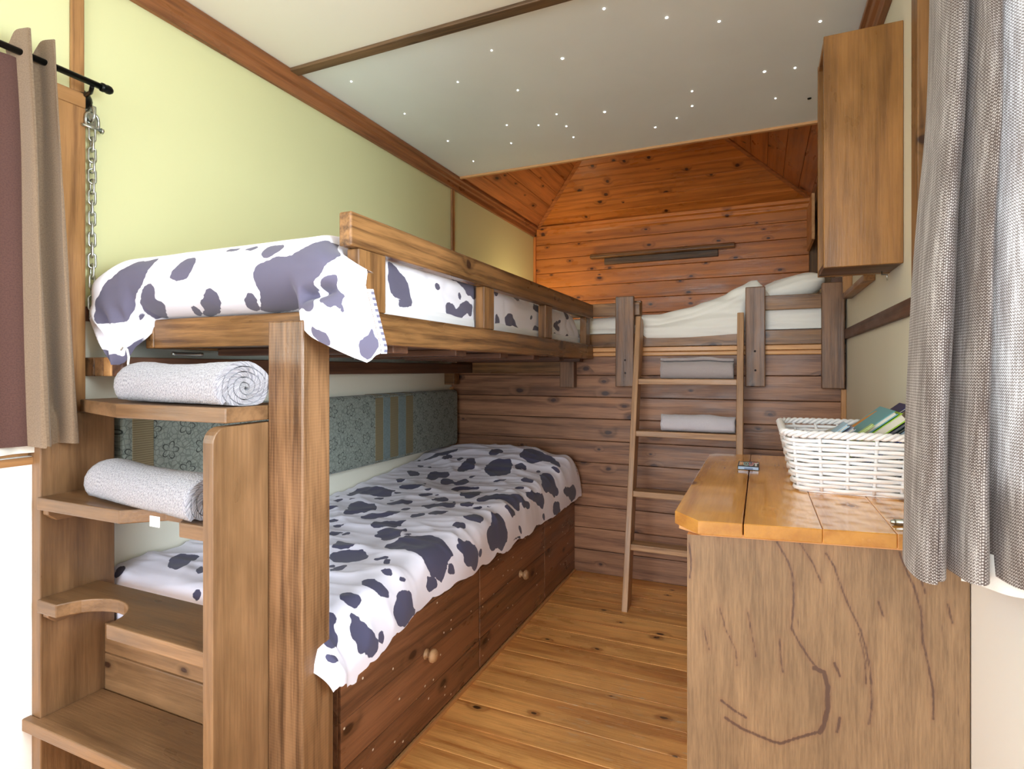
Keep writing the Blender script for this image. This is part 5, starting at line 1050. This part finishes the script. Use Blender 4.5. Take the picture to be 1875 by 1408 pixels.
obj('ledge', MB().prism([(YU - 0.0145, 2.065), (YU - 0.075, 2.062), (YU - 0.085, 2.072), (YU - 0.083, 2.092), (YU - 0.070, 2.100), (YU - 0.0145, 2.100)], -1.275, -0.172, 'yz', 'x', 0.004), M['rail'], sh)
part('support', M['batten'], sh, -1.165, -0.29, YU - 0.042, YU - 0.0145, 2.012, 2.0635, ax='xz')

# ------------------------------------------------------------------ things on the counter
bk = thing('wicker_basket', 'white painted wicker basket of books on the counter top', 'basket', (0.215, 1.88, 0.830))
BX0, BX1, BY0, BY1, BH = 0.088, 0.366, 1.668, 2.06, 0.150
def perim(f, flare):
    """rounded rectangle, f in 0..1 ; flare 0 bottom .. 1 rim (the left end leans out)"""
    x0, x1, y0, y1 = BX0 - 0.028 * flare, BX1 + 0.003 * flare, BY0 - 0.020 * flare, BY1 + 0.02 * flare
    r = 0.035 + 0.02 * flare
    segs = [((x0 + r, y0), (x1 - r, y0)), ((x1 - r, y0 + r), -PI / 2), ((x1, y0 + r), (x1, y1 - r)), ((x1 - r, y1 - r), 0.0), ((x1 - r, y1), (x0 + r, y1)), ((x0 + r, y1 - r), PI / 2), ((x0, y1 - r), (x0, y0 + r)), ((x0 + r, y0 + r), PI)]
    Ls = [math.dist(*s) if isinstance(s[1], tuple) else r * PI / 2 for s in segs]; T = sum(Ls); d = (f % 1.0) * T
    for s, L in zip(segs, Ls):
        if d <= L:
            t = d / L
            if isinstance(s[1], tuple):
                a, b = s; n = Vector((b[1] - a[1], -(b[0] - a[0]), 0)).normalized()
                return Vector((lerp(a[0], b[0], t), lerp(a[1], b[1], t), 0)), n
            ang = s[1] + t * PI / 2; n = Vector((math.cos(ang), math.sin(ang), 0))
            return Vector((s[0][0], s[0][1], 0)) + n * r, n
        d -= L
    return perim(0, flare)
NS = 22
for k in range(NS):
    pts = []
    for i in range(7):
        h = i / 6; p, n = perim((k + 0.4) / NS, h); pts.append((p.x, p.y, 0.832 + 0.003 + h * (BH - 0.005)))
    obj('stake', MB().tube(pts, 0.0042, 8), M['wicker'], bk)
NR = 13
for rI in range(NR):
    h = (rI + 0.5) / NR; z = 0.834 + h * (BH - 0.012); pts = []
    N = NS * 6
    for i in range(N):
        f = (i / N); ph = (f * NS - 0.4) * PI; s_ = math.cos(ph) * (1 if rI % 2 else -1)
        p, n = perim(f, h); off = 0.0058 * s_ + 0.001
        pts.append((p.x + n.x * off, p.y + n.y * off, z + 0.0016 * nz(f * 30, rI * 3.3)))
    obj('weaver', MB().tube(pts, 0.0052 * (0.9 + 0.2 * random.random()), 7, True, flat=0.55), M['wicker'], bk)
for q in range(3):
    pts = []; N = 220
    for i in range(N):
        f = i / N; p, n = perim(f, 1.02); a = f * 2 * PI * 26 + q * 2 * PI / 3
        pts.append((p.x + n.x * (0.002 + 0.006 * math.cos(a)), p.y + n.y * (0.002 + 0.006 * math.cos(a)), 0.830 + BH + 0.004 + 0.006 * math.sin(a)))
    obj('rim_strand', MB().tube(pts, 0.0048, 7, True), M['wicker'], bk)
obj('base', MB().prism([tuple(perim(i / 40, 0)[0][:2]) for i in range(40)], 0.8305, 0.8345, 'xy', 'x', 0), M['wicker'], bk)

def solid(name, rgb, rough=0.45): return plain(name, rgb, rough, mott=0.03)
M['pages'] = plain('book_pages', (226, 220, 208), 0.8, bump=0.4, bscale=500)
def book(label, xt, zt, tilt, y0, y1, L, T, cover, marks=()):
    """a book leaning to the right: (xt, zt) is the upper edge of its left face"""
    d = Vector((math.cos(tilt), 0, math.sin(tilt))); n = Vector((math.sin(tilt), 0, -math.cos(tilt)))
    top = Vector((xt, y0, zt)); bot = top - d * L
    R3 = Matrix((d, (0, 1, 0), n)).transposed().to_4x4(); Mx = Matrix.Translation(bot) @ R3
    W_ = y1 - y0
    b = thing('book', label, 'book', bot, 'books in the wicker basket')
    mc = solid('cover', cover)
    obj('cover', MB().box(0, L, 0, W_, 0, 0.0022, bev=0.0008, seg=1, mat=Mx).box(0, L, 0, W_, T - 0.0022, T, bev=0.0008, seg=1, mat=Mx).box(0, L, W_ - 0.0022, W_, 0.0023, T - 0.0023, bev=0.0, mat=Mx), mc, b)
    obj('pages', MB().box(0.004, L - 0.004, 0.003, W_ - 0.003, 0.0025, T - 0.0025, bev=0, mat=Mx), M['pages'], b)
    for (a0, a1, b0, b1, rgb) in marks:
        obj('cover_print', MB().box(a0, a1, b0, b1, -0.0004, -0.00002, bev=0, mat=Mx), solid('print', rgb), b)
    return b
t40 = 0.69
bkT = book('teal picture book with an orange shape on its cover', 0.318, 1.046, t40, 1.725, 1.925, 0.235, 0.012, (112, 176, 186))
d = Vector((math.cos(t40), 0, math.sin(t40))); n = Vector((math.sin(t40), 0, -math.cos(t40))); bot = Vector((0.318, 1.725, 1.046)) - d * 0.235
Mx = Matrix.Translation(bot) @ Matrix((d, (0, 1, 0), n)).transposed().to_4x4()
obj('cover_print', MB().prism([(0.075, 0.175), (0.11, 0.192), (0.17, 0.188), (0.215, 0.172), (0.217, 0.160), (0.19, 0.158), (0.14, 0.152), (0.10, 0.150)], -0.0005, -0.00002, 'xy', 'x', 0, mat=Mx), solid('orange_print', (226, 150, 60)), bkT)
book('thick book with lime green back under the teal one', 0.334, 1.040, t40, 1.728, 1.90, 0.225, 0.021, (168, 214, 62))
book('thin slate grey book right of the lime one', 0.346, 1.018, t40, 1.73, 1.90, 0.19, 0.006, (84, 90, 104))
book('thin dark green book with a pale blue neighbour', 0.352, 1.012, t40, 1.73, 1.90, 0.19, 0.006, (24, 44, 44))
book('pale blue book between dark ones', 0.358, 1.008, t40, 1.732, 1.90, 0.185, 0.006, (168, 196, 226))
book('royal blue book lowest at the right end', 0.3605, 0.992, t40, 1.735, 1.798, 0.15, 0.006, (40, 76, 176))
book('navy blue book standing highest at the back right', 0.3635, 1.058, t40, 1.80, 1.915, 0.235, 0.007, (40, 42, 96))
book('pale sky blue thin book at the left of the basket', 0.212, 1.008, t40, 1.725, 1.80, 0.14, 0.009, (170, 206, 232))
book('greyish lilac thin book second from the left', 0.226, 1.000, t40, 1.725, 1.79, 0.13, 0.009, (168, 172, 192))
book('small pale green book with a red patch leaning on the teal one', 0.266, 1.012, t40, 1.700, 1.722, 0.125, 0.006, (186, 208, 130))
tag(obj('plastic_sheet', MB().prism([(0.0, 0.0), (0.075, 0.006), (0.10, 0.085), (0.03, 0.10)], 0, 0.0015, 'xy', 'x', 0, mat=Matrix.Translation((0.135, 1.78, 0.953)) @ Matrix.Rotation(-0.45, 4, 'Y')), solid('grey_plastic', (188, 194, 190), 0.3)), 'grey flat folder lying at the left end of the basket', 'folder')

# pocket word game: black case, pale front, coloured letters
gm = thing('pocket_game', 'small black pocket game case with coloured letters on the counter', 'game', (-0.034, 2.02, 0.8302))
GX0, GX1, GY0, GY1 = -0.067, -0.003, 1.957, 2.062
obj('case', MB().box(GX0, GX1, GY0, GY1, 0.8302, 0.8425, bev=0.002), solid('black_plastic', (34, 36, 38), 0.35), gm)
obj('front_label', MB().box(GX0 + 0.002, GX1 - 0.002, GY0 - 0.0006, GY0 + 0.0002, 0.8318, 0.8405, bev=0), solid('blue_grey_label', (152, 178, 206), 0.4), gm)
obj('clasp', MB().box(GX0 + 0.020, GX1 - 0.018, GY0 - 0.0016, GY0 - 0.0006, 0.832, 0.8375, bev=0.0004), solid('clasp_grey', (104, 124, 156), 0.4), gm)
fnt = [('B', (236, 170, 96)), ('O', (60, 160, 156)), ('U', (206, 92, 136)), ('T', (238, 238, 240))]
for i, (chr_, col) in enumerate(fnt):
    cx = GX0 + 0.0105 + i * 0.0145
    for lay, (sz, off, mat_, nm) in enumerate(((0.040, 0.004, solid('letter_white', (244, 242, 240)), 'letter_outline'), (0.040, 0.0006, solid('letter_ink', col), 'letter'))):
        cu_ = bpy.data.curves.new(nm, 'FONT'); cu_.body = chr_; cu_.size = sz; cu_.align_x = 'CENTER'; cu_.extrude = 0.0001 + 0.0001 * lay; cu_.offset = off
        tmp = bpy.data.objects.new('tmp', cu_); COL.objects.link(tmp)
        dg = bpy.context.evaluated_depsgraph_get(); me = bpy.data.meshes.new_from_object(tmp.evaluated_get(dg)); bpy.data.objects.remove(tmp)
        me.transform(Matrix.Diagonal((0.52, 2.2, 1.0, 1.0))); me.materials.clear(); me.materials.append(mat_)
        o = bpy.data.objects.new(nm, me); COL.objects.link(o); o.parent = gm
        o.location = Vector((cx, GY0 + 0.018, 0.8427 + 0.0002 * lay)) - origin(gm)
obj('letter_print', MB().box(GX0 + 0.047, GX0 + 0.059, GY0 + 0.076, GY0 + 0.087, 0.84275, 0.8431, bev=0), solid('red_print', (222, 96, 100)), gm)
obj('letter_print', MB().box(GX0 + 0.033, GX0 + 0.042, GY0 + 0.076, GY0 + 0.085, 0.84275, 0.8431, bev=0), solid('blue_print', (88, 112, 168)), gm)
# silver pen poking out from behind the curtain
pn = MB().tube([(0.2535, 1.385, 0.8365), (0.31, 1.40, 0.8365)], 0.0062, 14).lathe([(0.002, 0), (0.0045, 0.001), (0.005, 0.006), (0.0062, 0.008)], (0.2465, 1.383, 0.8365), 'x', 14)
pn.tube([(0.268 + 0.0001, 1.3885, 0.8365), (0.2705, 1.389, 0.8365)], 0.0068, 14)
tag(obj('pen', pn, M['steel']), 'shiny silver pen end on the counter by the tweed curtain', 'pen')
